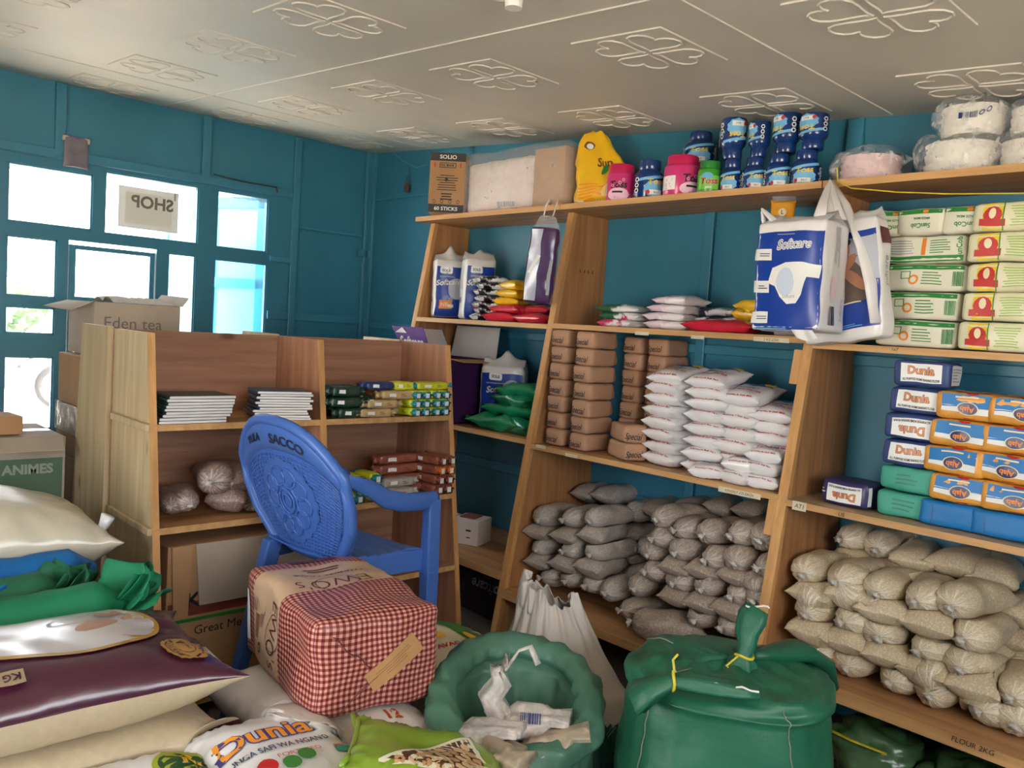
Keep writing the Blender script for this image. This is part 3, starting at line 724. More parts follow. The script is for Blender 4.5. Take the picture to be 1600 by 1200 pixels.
putjar(JP,970,300,-.26,ZS,46,'smaller pink jar in front of the yellow bag',G,turn=-.5,hpx=57)
putjar(JB,1013,300,-.26,ZS,46,'dark blue jar between the two pink jars',G,turn=.5,hpx=60)
putjar(JP,1064,300,-.25,ZS,56,'larger pink jar beside the green jar',G,turn=.35,hpx=63)
h=putjar(JP,1092,285,-.12,ZS,50,'pink jar half hidden behind the green jar',G,turn=-.4,hpx=58)
putjar(JG,1107,295,-.27,ZS,36,'small green jar with red lettering',G,turn=0,hpx=50)
h2=putjar(JB,1090,290,-.10,ZS+h,46,'blue jar standing on a pink jar, above the green jar',G,turn=-.1,hpx=52)
low=[(1143,-.25,34),(1178,-.25,35),(1216,-.24,40),(1258,-.24,43)]
for i,(px,y,d) in enumerate(low):
    h=putjar(JB,px,280,y,ZS,d,'blue jar, %s from the green jar in the bottom row of stacked jars'%ORD[i],G,turn=(-.35,.2,.1,-.1)[i],hpx=(52,52,55,57)[i])
    d2=(40,33,42,44)[i]
    putjar(JB,px+(2,8,12,12)[i],230,y,ZS+h+.001,d2,'upside-down blue jar, %s from the left in the upper row of stacked jars'%ORD[i],G,False,turn=(.3,-1.1,-.9,-.6)[i],hpx=(62,54,60,54)[i])
# plates and bowls in clear bags
def bowls(px,w_px,n,mat,label,h_px,z=ZS,y=-.17,name='wrapped_bowls'):
    p=at(px,270,'y',y); dep=(p-CAM).dot(CF); r_=w_px/FPX*dep/2; H=h_px/FPX*dep
    e=empty(name,(p.x,y,z+.004),0,label,'bowls'); n_=n
    for k in range(n_):
        z0=H*.85*k/n_*.9
        MB().lathe([(r_*.45,z0+.001),(r_*.80,z0+.004),(r_*.84,z0+H/n_*.55),(r_*.86,z0+H*.85/n_),(r_*.83,z0+H*.85/n_),(r_*.80,z0+H/n_*.5),(r_*.4,z0+H/n_*.35)],30,cap=True).obj('bowl',mat,e,smooth=True,sharp=60)
    s=Soft(r_*2,r_*1.9,H,min(r_*.75,H*.45),(0,0,.01),.016,14,px,(14,14,8)); b=s.obj('plastic_bag',clear,e,(0,0,.0008))
    mb=MB(); mb.tube([(r_*.9,0,H*.55),(r_*1.05,0,H*.62),(r_*1.12,.0,H*.75)],[.012,.005,.018],10); mb.obj('bag_knot',clear2,e,smooth=True)
    return e,s,b
pinkw=FL('pale_pink_foam',(226,196,196),rough=.6); bowlw=FL('white_foam',(226,222,212),rough=.6)
bowls(1360,104,4,pinkw,'pale pink disposable plates in a clear bag, above the hanging packs',52)
e,s,b=bowls(1500,122,3,bowlw,'white disposable bowls in a clear bag, lower one of the pair',62)
H=s.h.z*2
e2,s2,b2=bowls(1513,106,3,bowlw,'white disposable bowls in a printed clear bag stacked on another bag',58,ZS+H*.93)
deco('print',b2,s2.surf('F'),[(bars(.03,.024,.03,0,n=10),NV),(rect(.012,.022,.0,0,n=1),NV),(disc(.008,None,.056,0,8,1,inner=.6),NV),(disc(.008,None,.075,0,8,1,inner=.6),NV)],.006)
e,s,b=bowls(1612,105,2,bowlw,'white disposable bowls in a clear bag at the right edge, lower bag',56)
bowls(1618,95,3,bowlw,'white bowls with a blue band bagged at the right edge, upper bag',54,ZS+s.h.z*1.9)
# string along the boards
pts=[at(1308,262,'y',-.345),at(1309,284,'y',-.35),at(1330,294,'y',-.348),at(1400,300,'y',-.345),at(1480,303,'y',-.345),at(1600,302,'y',-.345)]
o=MB().tube(pts,.0022,6).obj('yellow_string',FL('yellow_cord',(206,190,60))); prop(o,'thin yellow string slung along the front of the top board at the right','string')
# hanging yellow sachet strip
yp=M('amber_film',(232,160,20),.25,.08,16,.4,30,coat=.4)
p=at(1226,300,'y',-.25); e=empty('sachet_strip',(p.x,-.25,1.914),math.radians(25),'yellow sachet strip hanging under the top board, beside the white handle','sachet')
for k in range(3):
    q=Pillow(.105,.085,.02,4,.02,.003,18,k,post=lambda v:Vector((v.y,v.z-.02,v.x))); z=-.072-.108*k
    b=q.obj('sachet',yp,e,(0,0,z)); deco('print',b,lambda x,y,q=q:(lambda r_:(Vector((r_[0].x,-r_[0].y-.024,r_[0].z)),Vector((0,-1,0))))(q.surf()(y,x)),[(disc(.014,None,0,.01),CR_),(txt('L',.02,0,.01,bold=.03),BR),(textlines(2,.05,.02,0,-.03),BR)],.002)
Pillow(.035,.08,.006,4,.02,.001,18,5,post=lambda v:Vector((v.y,v.z,v.x))).obj('clear_top',clear2,e,(0,0,-.018))
# ------------------------------------------------------------------ diaper packs
def fold_top(e,w,d,h,mat,seed=0,peak=.05):
    """the gathered, folded film on top of a pack"""
    r=random.Random(seed); mb=MB()
    def fn(u,v):
        x=(u-.5)*w*.96; y=(v-.5)*d*.9; t=1-abs(2*v-1); return Vector((x,y*(1-.3*t),h-.004+.035*t+.012*nz((x,y,0),30,seed)*t+peak*t*math.exp(-((u-.55)/.14)**2)))
    mb.grid(fn,18,8); return mb.obj('folded_top',mat,e,smooth=True)
def pack(w,d,h,label,loc,rot,badge=True,orange=False,photo=False,seed=0,peak=.05):
    e=empty('diaper_pack',loc,rot,label,'diaper pack'); s=Soft(w,d,h,.018,(.004,.008,0),.006,15,seed,(12,8,14)); b=s.obj('body',poly_white,e)
    it=[(rect(w*.92,h*.86,.0,-.02,res=.02),BL)]
    if badge: it+=[(poly([(-.032,-.012),(-.025,-.018),(.025,-.018),(.032,-.012),(.032,.012),(.025,.018),(-.025,.018),(-.032,.012)],.03),W_),(txt('SOLE',.018,0,0,bold=.03,res=0),NV)]; it[-2]=(xf(it[-2][0],-w*.15,h*.31),it[-2][1]); it[-1]=(xf(it[-1][0],-w*.15,h*.31),it[-1][1])
    it+=[(rect(w*.5,.006,-w*.1,h*.20,res=.03),GY),(disc(w*.30,w*.36,w*.24,h*.0,24,4),FL('print_silver',(176,180,192))),(txt('Softcare',.042,-w*.03,h*.10,.06,.3,.92,.05,.02),GY),(txt('Softcare',.042,-w*.03,h*.10,.06,.3,.92,.015,.02),W_ if not photo else W_),(disc(.014,None,w*.05,-h*.19,14,2),GY)]
    if orange: it+=[(rect(w*.45,.045,-w*.12,-h*.28),OR),(txt('NB',.03,-w*.17,-h*.28,res=0),W_),(rect(.03,.016,w*.05,-h*.30,n=1),W_)]
    else: it+=[(disc(.012,.012,-w*.15,-h*.30,10,2),RD)]
    if photo: it+=[(disc(.022,.03,w*.26,h*.07,16,3),SK),(disc(.024,.016,w*.26,h*.10,16,2),K_),(disc(.022,.03,w*.10,h*.05,16,3),SK),(disc(.024,.016,w*.10,h*.08,16,2),K_)]
    deco('front_print',b,s.surf('F'),it,.003)
    deco('side_print',b,s.surf('L'),[(xf(textlines(7,h*.45,d*.6,0,0,seed=seed),0,h*.2,PI/2),GY),(bars(d*.45,.03,0,-h*.2,n=9),K_)],.003)
    fold_top(e,w,d,h,poly_white,seed,peak); return e
Z2=1.402
p=at(686,495,'y',-.21); pack(.155,.11,.31,'blue and white diaper pack at the left end of the second shelf',(max(p.x,1.11),-.215,1.407),math.radians(62),orange=True,seed=1)
p=at(740,497,'y',-.20); pack(.16,.13,.31,'blue and white diaper pack, second on the second shelf, beside the black and white sachets',(p.x+.02,-.205,1.407),math.radians(62),seed=2,peak=.02)
p=at(768,660,'y',-.20); pack(.22,.14,.30,'blue and white diaper pack standing behind the green bags',(p.x+.06,-.185,.883),math.radians(38),photo=True,seed=3)
# hanging purple pack
pur=M('purple_film',(74,40,92),.25,.1,12,.4,24,coat=.5); sil=M('silver_print_film',(186,188,204),.25,.12,20,.4,26,coat=.5)
pt=at(862,330,'y',-.40); e=empty('hanging_pack',pt,(math.radians(3),math.radians(4),math.radians(40)),'silver and purple pack hanging by its handle from the top board over the left upright','diaper pack')
H=.335; s=Soft(.125,.095,H,.014,(.003,.006,0),.006,18,6,(10,8,18))
b=s.obj('body',pur,e,(-.012,0,-H-.075))
deco('side_print',b,s.surf('L'),[(rect(.085,H*.95),sil)]+[(xf(textlines(2,.22,.022,0,0,seed=4+j),k,.0,PI/2),FL('print_violet',(88,96,170))) for k,j in ((-.02,1),(.018,-1))],.004)
deco('front_print',b,s.surf('F'),[(rect(.05,H*.94,-.034,0),sil),(xf(textlines(1,H*.75,.03,0,0,lh=.5),.042,0,PI/2),GY),(xf(rect(.09,.014),-.03,0,1.2),W_)],.004)
mb=MB(); mb.grid(lambda u,v:Vector((-.012+(u-.5)*.12*(1-.45*v),(abs(2*u-1)-.5)*.0+(.046)*(1-v)*(1 if True else 1),-H*.0-.077+.055*v)),10,6); mb.grid(lambda u,v:Vector((-.012+(u-.5)*.12*(1-.45*v),-.046*(1-v),-.077+.055*v)),10,6); mb.obj('film_top',clear2,e,smooth=True)
for s_ in (-1,1): 
    mb=MB(); mb.tube([(-.012+s_*.02,.0,-.025),(-.006+s_*.022,0,.02),(s_*.018,.02,.045),(s_*.012,.05,.04)],.011,8,flat=.3); mb.obj('handle',poly_white,e,smooth=True)
# ------------------------------------------------------------------ small film packs
bw=None
def striped(name,a,b,sc=30):
    if name in MATS: return MATS[name]
    t=NT(name); v=t.mapping((sc,sc*.35,sc)); n=t.noise(1,4,v); t.link(t.mix(t.ramp(n,.47,.53),lin(a),lin(b)),t.b.inputs['Base Color']); t.b.inputs['Roughness'].default_value=.28; t.b.inputs['Coat Weight'].default_value=.3
    t.bump(t.noise(24,3),.5,.006); MATS[name]=t.m; return t.m
BW=striped('black_white_film',(26,26,34),(222,220,222)); PKW=striped('pink_white_film',(216,196,206),(236,228,230),18); GRW=striped('green_white_film',(40,96,58),(226,220,222),14); REDF=M('red_film_pack',(196,34,56),.25,.12,12,.5,24,coat=.4); WBL=striped('navy_white_film',(30,32,60),(214,212,220),22)
_fp={}; FPK=[]
def film_pack(mat,L,W,T,px,py,y,z,rot,label,cat='packet',group=None,nm='film_packet',txtm=None,word=None):
    k=(mat.name,L,W,T,word)
    p=at(px,py,'y',y); loc=(p.x,y,z)
    if k not in _fp:
        s=Pillow(L,W,T,3.2,.03,.006,22,len(_fp)+1,wr=.006); o=s.obj(nm,mat,None,loc,rot,nu=20,nv=16); prop(o,label,cat,group)
        if word: deco('print',o,s.surf(),[(txt(word,.03,0,0,0,.2,1,.02),txtm)],.002)
        for q in (-1,1): MB().box(q*L/2-.006,q*L/2+.006,-W*.46,W*.46,T*.48,T*.50).obj('crimped_end',mat,o)
        _fp[k]=o; FPK.append(o); return o
    o=dup(_fp[k],loc,rot,label,group); FPK.append(o); return o
G='black and white sachets on the second shelf'
for k in range(7): film_pack(BW,.17,.12,.038,766+(-4,2,-2,3,0,4,-3)[k],490,-.25,Z2+.031*k,math.radians(50+(8,-6,4,10,-8,2,6)[k]),'black and white sachet, %s from the bottom of its pile beside the diaper packs'%ORD[k],group=G)
for k in range(3): film_pack(WBL,.20,.13,.05,804,470,-.14,Z2+.04*k,math.radians(10+6*k),'dark sachet in the back pile, %s from the bottom, behind the yellow packets'%ORD[k],group=G)
for k in range(2): film_pack(PKW,.22,.14,.05,805,430,-.14,Z2+.12+.045*k,math.radians(-6*k),'pinkish white sachet on top of the dark back pile, %s'%('lower one','topmost'),group=G) if 0 else None
film_pack(PKW,.22,.14,.055,805,430,-.13,Z2+.12,math.radians(-5),'pinkish white sachet lying on top of the dark back pile',group=G)
for k in range(3): film_pack(yfilm,.14,.11,.05,800+3*k,460,-.24,Z2+.075+.04*k,math.radians(15-12*k),'yellow packet, %s of the pile behind the hanging purple pack'%('lowest','middle','topmost')[k],group='yellow packets on the second shelf')
for k,(px,y,z,rt) in enumerate(((790,-.28,0,12),(838,-.27,0,-4),(800,-.26,.038,4),(842,-.20,.04,8))): film_pack(REDF,.19,.13,.045,px,490,y,Z2+z,math.radians(rt),'red packet lying %s'%('at the front below the yellow packets','beside the upright under the hanging purple pack','on another red packet below the yellow packets','on a red packet against the upright')[k],group='red packets on the second shelf')
G='pad packets on the middle second shelf'
for k in range(3): film_pack(GRW,.20,.13,.036,976+(0,4,-3)[k],505,-.24,1.4055+.030*k,math.radians(-8+10*k),'green and white packet, %s of the pile beside the left upright'%('lowest','middle','topmost')[k],group=G)
for k in range(4): film_pack(PKW,.19,.14,.042,(1052,1050,1056,1062)[k],505,-.22,1.4055+.033*k,math.radians(12-8*k),'white and pale pink packet, %s from the bottom of the middle pile'%ORD[k],group=G)
film_pack(striped('magenta_film',(190,40,90),(226,190,200),9),.11,.08,.03,957,512,-.29,1.4055,.3,'small pink packet at the front of the green and white pile',group=G)
for k in range(3): film_pack(WBL,.24,.12,.036,(1128,1140,1122)[k],500,-.15,1.4055+.032*k,math.radians(6-7*k),'navy and white packet, %s of the pile behind the long red packet'%('lowest','middle','topmost')[k],group=G)
film_pack(M('red_film_pack',(0,0,0)),.29,.13,.05,1130,518,-.27,1.4055,math.radians(3),'long red packet on the middle second shelf beside the hanging bag',group=G)
for k in range(2): film_pack(yfilm,.12,.10,.05,1172+6*k,490,-.17,1.4055+.055+.03*k,math.radians(20-30*k),'crumpled yellow packet, %s one, half hidden by the hanging diaper bag'%('lower','upper')[k],group=G)
film_pack(WBL,.16,.12,.04,1225,500,-.17,1.4055,.3,'dark packet on the shelf behind the hanging diaper bag',group=G)
settle(FPK,3.2,box=lambda o:((1.015,-.6,1.4022),(2.008,-.001,1.9)) if o.location.x<2.02 else ((2.038,-.6,1.4062),(3.252,-.001,1.9)))
# ------------------------------------------------------------------ the two big hanging diaper bags
hook=at(1300,284,'y',-.36)
MB_=MB().tube([(hook.x,-.339,hook.z-.004),(hook.x,-.372,hook.z-.002),(hook.x,-.376,hook.z+.012)],.003,6); o=MB_.obj('nail',M('dull_steel',(120,120,120),.4,metal=1)); o.parent=unit; o.matrix_parent_inverse=Matrix.Translation((-2.4,.28,0))
def handle_loop(e,a,b,top,mat,r=.016):
    a,b,top=Vector(a),Vector(b),Vector(top); mb=MB()
    mb.tube([a,a.lerp(top,.35)+Vector((0,-.004,0)),a.lerp(top,.8),top,b.lerp(top,.8),b.lerp(top,.35),b],[r*1.5,r*1.15,r*.8,r*.55,r*.8,r*1.15,r*1.5],10,flat=.28); return mb.obj('handle',mat,e,smooth=True)
def hang(name,tl,tr,bl,y,d,rot,label,seed):
    pass
# front bag: blue face turned to the room, white side at its right
c0=at(1231,430,'y',-.535); th=math.radians(1)
dep=(c0-CAM).dot(CF); Wf=.228; Hf=.345; Df=.17
e=empty('hanging_diaper_bag',(c0.x+.048,-.535,at(1231,517,'y',-.60).z),(0,math.radians(-1),th),'blue diaper bag with a white side hanging in front by white handles','diaper bag')
s=Soft(Wf,Df,Hf,.012,(.002,.010,0),.006,13,11,(14,10,16)); b=s.obj('body',poly_white,e)
baby=FL('print_paleblue',(196,206,222))
nap=poly([(-.075,.055),(-.03,.072),(.03,.072),(.085,.062),(.080,.020),(.045,.025),(.028,-.03),(.01,-.058),(-.02,-.060),(-.045,-.035),(-.06,.0),(-.085,.01)],.02)
it=[(rect(Wf*.99,Hf*.90,0,-.018),BL),(txt('Softcare',.040,.02,.098,.03,.3,.85,.06,.02),W_),(txt('Softcare',.040,.02,.098,.03,.3,.85,.0,.02),GY),(rect(.06,.003,-.01,.128),GY),(xf(nap,.025,-.03,0,1.0),W_),(xf(disc(.03,.045,0,0,18,3),-.0,-.02),baby),(txt('Softcare',.016,.01,-.066,.0,.3,.8,0),GY)]
for k in range(3): it+=[(rect(.055,.036,-.082,.068-.10*k),W_),(disc(.012,.018,-.112,.068-.10*k,12,2),W_),(textlines(2,.035,.014,-.075,.068-.10*k,seed=k),NV)]
it+=[(rect(.11,.002,-.045,-.165),LB)]
deco('front_print',b,s.surf('F'),it,.002)
deco('side_print',b,s.surf('R'),[(xf(textlines(7,.13,.045,0,0,seed=2),0,.09,-PI/2),GY),(bars(.04,.06,-.01,-.12,n=8),K_),(xf(txt('Softcare',.022,0,0,0,.3),.05,-.1,PI/2),GY),(disc(.02,.035,-.02,-.04),FL('print_blush',(226,200,206)))],.002)
fold_top(e,Wf,Df,Hf,poly_white,4,.0)
hl=e.matrix_world if 0 else None
Mx=Matrix.Translation(e.location)@e.rotation_euler.to_matrix().to_4x4(); inv=Mx.inverted(); top=inv@Vector((hook.x,-.374,hook.z+.004))
handle_loop(e,(.06,-.02,Hf+.02),(.105,.03,Hf+.015),top,poly_white,.013)
handle_loop(e,(-.118,-.03,Hf-.005),(-.075,-.03,Hf),(-.135,-.035,Hf+.055),poly_white,.012)
bt=MB().grid(lambda u,v:Vector((.06+.07*(u-.5)+.02*v,-Df/2-.004-.004*math.sin(u*9),.004-.035*v*(1-.6*abs(u-.5)))),8,4).obj('torn_corner',poly_white,e,smooth=True)
# rear bag
c1=at(1345,450,'y',-.40); th=math.radians(-8)
e=empty('hanging_diaper_bag',(c1.x-.022,-.405,at(1335,535,'y',-.40).z),(math.radians(0),math.radians(-8),th),'blue diaper bag with a mother and baby picture hanging behind the other bag','diaper bag')
W2,D2,H2=.275,.07,.385; s=Soft(W2,D2,H2,.012,(.003,.010,0),.010,12,13,(14,8,16)); b=s.obj('body',poly_white,e)
it=[(rect(W2*.97,H2*.80,0,-.0),BL),(rect(W2*.97,H2*.36,0,.065),FL('print_silver',(176,180,192))),(txt('Softcare',.045,-.07,.09,0,.3,.9,.02),NV),
    (xf(poly([(-.07,-.1),(-.055,-.01),(-.02,.02),(.03,.015),(.06,-.03),(.07,-.1),(.02,-.115)],.02),.03,.04),FL('print_brown_cloth',(92,74,66))),(disc(.030,.036,.02,.098,18,3),SK),(disc(.032,.018,.02,.122,18,2),FL('print_hair',(44,30,28))),
    (xf(disc(.05,.018,0,0,16,2),.03,.045,.8),SK),(xf(disc(.055,.017,0,0,16,2),.055,.0,-.7),SK),(xf(disc(.04,.014,0,0,16,2),-.02,-.015,.3),SK),(rect(.11,.004,.02,-.075,.1),CR_),(disc(.006,None,.0,-.145,10,1,inner=.5),W_),(textlines(2,.08,.012,.05,-.145),LB)]
deco('front_print',b,s.surf('F'),it,.002)
deco('edge_print',b,s.surf('R'),[(xf(txt('Softcare',.03,0,0,0,.3,.9,.01),0,.02,PI/2),GY),(rect(.045,.06,0,.13),MA)],.002)
fold_top(e,W2,D2,H2,poly_white,7,.0)
Mx=Matrix.Translation(e.location)@e.rotation_euler.to_matrix().to_4x4(); inv=Mx.inverted(); top=inv@Vector((hook.x,-.366,hook.z+.002))
handle_loop(e,(-.10,-.01,H2-.005),(-.045,-.01,H2),top,poly_white,.018)
mb=MB(); mb.tube([top,top.lerp(Vector((.10,-.045,H2-.06)),.45),Vector((.09,-.05,H2-.10)),Vector((.115,-.05,H2*.45)),Vector((.125,-.048,H2*.12))],[.010,.016,.02,.024,.02],10,flat=.35); mb.obj('strap',poly_white,e,smooth=True)
# ================================================================== packets on the middle and right shelves
kraft=M('kraft_paper',(178,136,106),.75,.08,10,.25,24); pen=M('pen_black',(40,28,28),.8)
hand='Special'
def packet(nm,size,mat,deco_items,loc,rot,label,cat,group,r=.013,amp=.004,bul=(.001,.003,.0006),seed=0,side=None,top=None,n=(8,8,6)):
    s=Soft(*size,r,bul,amp,16,seed,n); o=s.obj(nm,mat,None,(loc[0],loc[1],loc[2]+.002),rot); prop(o,label,cat,group)
    if deco_items: deco('print',o,s.surf('F'),deco_items,.0016)
    if side: deco('side_print',o,s.surf('R'),side,.0016)
    if top: deco('top_print',o,s.surf('T'),top,.0016)
    return o
KR=[]
G='brown paper packets marked Special'
KW,KD,KH=.100,.165,.0705
def kraftpk(i,x,y,z,rot,label):
    j=i%3
    if len(KR)<=j:
        o=packet('paper_packet',(KW,KD,KH),kraft,[(xf(txt(('Special','Special','Speciol')[j],.036,0,0,.05*(j-1),.35,.72,.008),-.012,-.012),pen)],(x,y,z),rot,label,'packet',G,seed=j+1)
        b=MB().grid(lambda u,v:Vector(((u-.5)*KW*.9,KD/2+.004+.006*math.sin(v*5),KH*.1+v*KH*.8)),4,5).obj('folded_end',kraft,o,smooth=True); KR.append(o); return o
    return dup(KR[j],(x,y,z),rot,label,G)
ZB=.8655; n=0
xa=at(849,690,'y',-.385).x+KW/2; xb=at(885,695,'y',-.40).x+KW/2
for k in range(7):
    kraftpk(n,xa,-.30+.004*(k%2),ZB+k*.0735,math.radians((3,-2,1,2,-1,0,2)[k]),'brown paper packet, %s from the bottom of the stack against the left upright'%ORD[k]); n+=1
for k in range(7):
    kraftpk(n,xb+(0 if k<2 else .008),(-.308 if k<2 else -.318)+.004*(k%2),ZB+k*.0735,math.radians((1,-2,4,2,-3,1,3)[k]),'brown paper packet, %s from the bottom of the second front stack'%ORD[k]); n+=1
xc=at(958,715,'y',-.38).x
for k in range(2):
    o=kraftpk(n,xc+.035,-.335,ZB+k*.0735,math.radians(66-6*k),'taped brown packet lying sideways in front of the rear stacks, %s one'%('lower','upper')[k]); n+=1
for st,(pxs,y) in enumerate(((966,-.09),(1004,-.10))):
    x=at(pxs,640,'y',y-KD/2).x+KW/2
    for k in range(7): kraftpk(n,x+.003*(k%2),y,ZB+k*.0715,math.radians((2,-3,1,3,-1,2,-2)[(k+st)%7]),'brown paper packet, %s from the bottom of the %s rear stack'%(ORD[k],('left','right')[st])); n+=1
# salt packets
saltf=M('salt_film',(232,228,228),.28,.04,12,.5,30,coat=.4); G='white salt packets'
SP=[]; ALLS=[]
SPT=[]
def salt(i,x,y,z,rot,label,top=False):
    j=i%3
    if len(SP)<=j:
        s=Pillow(.170,.20,.053,3.4,.02,.006,16,j+2,.5,None,.008,.05); o=s.obj('salt_packet',saltf,None,(x,y,z),rot,nu=26,nv=22); prop(o,label,'packet',G)
        it=[(xf(poly([(-.06,.02),(-.03,.045),(.0,.02),(.03,.04),(.07,.02),(.04,.012),(.0,-.005),(-.03,.018)],.02),0,.02),BL),(disc(.022,None,.045,.062,16,3),YE),(txt('KENSALT',.020,0,-.012,0,.1,1,.03,.02),NV),(txt('Premium Sea Salt',.022,0,-.045,0,.0,1,.02,.02,w=.13),RD)]
        if n<0: deco('print',o,s.surf(),it,.002)
        deco('front_print',o,lambda x,y,s=s:(s.P(2*x/s.L,-.90+y*5,1),Vector((0,-.6,.8))),[(txt('Premium Sea Salt',.016,0,-.0,0,0,1,.02,.02,w=.11),RD)],.003) 
        SP.append(o); SPT.append((s,it,o))
    else: o=dup(SP[j],(x,y,z),rot,label,G)
    ALLS.append(o)
    if top: deco('print',o,SPT[j][0].surf(),SPT[j][1],.003)
    return o
n=0; rs=random.Random(8)
for c,(px,y,cnt,rt) in enumerate(((1040,-.27,8,-6),(1101,-.26,8,4),(1152,-.25,7,-3),(1206,-.24,6,3))):
    x=at(px,700,'y',-.33).x
    if c==3: x=min(x,3.15)
    for k in range(cnt):
        z=ZB+k*.0485; salt(n,x+rs.uniform(-.003,.003),y+rs.uniform(-.012,.008),z,Euler((math.radians(rs.uniform(-.6,.6)+(11 if k==cnt-1 else 5 if k==cnt-2 else 0)),math.radians(rs.uniform(-.6,.6)),math.radians(rt+rs.uniform(-4,4)))),
            'white salt packet, %s from the bottom of the %s salt stack from the brown packets'%(ORD[k],ORD[c]),k==cnt-1); n+=1
for k,(px,y,z,rt) in enumerate(((1110,-.375,0,25),(1158,-.36,.0,-8),(1160,-.355,.046,14),(1212,-.355,0,4),(1214,-.35,.047,-6),(1212,-.352,.093,5))):
    x=min(at(px,752,'y',-.36).x,3.16); 
    if k==0: q=Euler((math.radians(2),0,math.radians(rt)))
    else: q=Euler((math.radians(3),0,math.radians(rt)))
    o=salt(n,x,y,ZB+z,q,'printed white salt packet at the shelf front, %s'%('nearest the brown packets','lower one in the middle','upper one in the middle','lowest against the right upright','second against the right upright','topmost against the right upright')[k],k in(0,2,5)); o.scale=(.80,.55,.88); n+=1
SETTLE_SALT=ALLS
# flour on the right bay, lower shelf
navyp=M('navy_paper',(52,70,120),.5,.08,10,.25,24,coat=.1); purp=M('purple_paper',(52,42,92),.45,.08,10,.25,24,coat=.15); teal=M('teal_paper',(70,160,138),.6,.08,10,.3,24); ajab=M('bread_print_paper',(226,158,66),.45,.18,14,.25,24,coat=.2); bluep=M('blue_paper',(12,112,178),.5,.05,10,.2,24)
FW,FD,FH=.182,.125,.080
LW=[(rect(.118,.056,0,.002),W_),(txt('Dunia',.034,0,.010,0,0,.95,.05,.02),NV),(txt('Dunia',.034,0,.010,0,0,.95,.015,.02),OR),(txt('ALL PURPOSE HOME BAKING FLOUR',.010,0,-.018,0,0,1,.02,.02,w=.108),K_)]
flip=lambda it:[(xf(sh,0,0,PI),m_) for sh,m_ in it]
G='stacked flour packets on the right bay'
side=[(rect(.10,.06,0,0),W_),(xf(textlines(5,.08,.045,0,0,seed=2),0,0),GY)]
ZF=.853
def flour(px,y,z,mat,it,rot,label,side=side,seed=0,nm='flour_packet',sx=FW):
    x=at(px,700,'y',y-FD/2).x
    return packet(nm,(sx,FD,FH),mat,it,(x,y,z),math.radians(rot),label,'flour packet',G,seed=seed,side=side,amp=.004)
base=at(1403,790,'y',-.39).x
for k in range(2): packet('flour_packet',(.17,FD,.077),teal,[(textlines(3,.07,.04,.0,0,seed=k),FL('teal_ink',(52,120,110)))],(base+.006-.006*k*-1,-.305,ZF+k*.0815),math.radians(4-5*k),'teal paper flour packet, %s one under the navy packets'%('lower','upper')[k],'flour packet',G,seed=k+3,amp=.006)
for k in range(4): packet('flour_packet',(.165,FD,FH),navyp,LW if k in(0,2,3) else flip(LW),(base+(.004,.002,.014,.016)[k],-.30,ZF+.163+k*.084),math.radians((3,6,2,5)[k]),'navy flour packet labelled Dunia, %s from the bottom of the tall stack'%ORD[k],'flour packet',G,seed=k,side=side)
x=at(1316,790,'y',-.38).x; packet('flour_packet',(.16,.13,.082),purp,flip(LW)+[(textlines(2,.015,.02,-.07,0),W_)],(x,-.30,ZF),math.radians(-4),'dark purple flour packet lying alone beside the right bay upright','flour packet',G,seed=9,side=[(rect(.02,.06,-.05,0),W_)])
AJ=[(xf(rect(.135,.018,0,-.010),0,0,-.06),W_),(rect(.135,.038,.0,.016),BL_:=FL('print_sky',(24,120,186))),(disc(.030,.0185,.004,-.006,20,3),NV),(disc(.030,.0185,.004,-.006,20,1,inner=.9),CR_),(xf(txt('Ajab',.021,0,0,0,0,1,.03,.02),.004,-.006,PI),OR),(textlines(1,.10,.012,0,.026,left=False),CR_),(disc(.018,.010,.012,.041,10,2),RD),(rect(.03,.012,.01,-.038),RD)]
aside=[(disc(.035,.032,0,0,16,3),FL('print_loaf',(196,112,46))),(rect(.05,.004,.0,.01,.5),CR_),(rect(.05,.004,.0,-.01,.5),CR_)]
for c,(px,nb) in enumerate(((1484,'nearer the navy stack'),(1570,'at the right edge'))):
    x=at(px,800,'y',-.39).x
    packet('flour_packet',(.178,.14,.075),bluep,[(rect(.002,.06,-.05,0),NV)],(x-.004,-.31,ZF),math.radians(3),'plain blue flour packet under the orange stack %s'%nb,'flour packet',G,seed=20+c,r=.01)
    for k in range(4): packet('flour_packet',(.172,.145,.080),ajab,AJ,(x+(.012,-.008,.0,.008)[k],-.305,ZF+.079+k*.0835),math.radians((2,-3,1,4)[k]+c),'orange flour packet with upside-down Ajab oval, %s from the bottom %s'%(ORD[k],nb),'flour packet',G,seed=k+5*c,side=aside,top=[(disc(.05,.03,.0,.0,14,3),FL('print_loaf',(196,112,46))),(rect(.12,.05,.0,.03),CR_)])
# maize meal and atta on the right bay, upper shelf
mealp=M('maize_meal_paper',(222,218,198),.55,.05,10,.25,24); attap=M('cream_film',(226,220,186),.4,.05,10,.3,24,coat=.2)
ZM=1.391
MG=[(rect(.235,.020,0,-.030),GR),(rect(.012,.055,.0,.010),OR),(textlines(6,.075,.045,.055,.008,seed=3),GR),(textlines(6,.075,.045,-.062,.008,seed=5),GY),(xf(txt('SunCob',.022,0,0,0,0,.9,.02,.02),.105,.004,PI/2),GR)]
MG2=[(rect(.235,.016,0,.033),GR),(disc(.016,None,-.03,-.008,14,1,inner=.6),OR),(rect(.03,.024,-.055,.008),GR),(rect(.024,.019,-.055,.008),mealp),(textlines(5,.07,.045,.03,-.003,seed=3),GR),(bars(.03,.045,.10,-.004,n=10),GR)]
G='maize meal packets on the right bay'
x=at(1436,500,'y',-.33).x
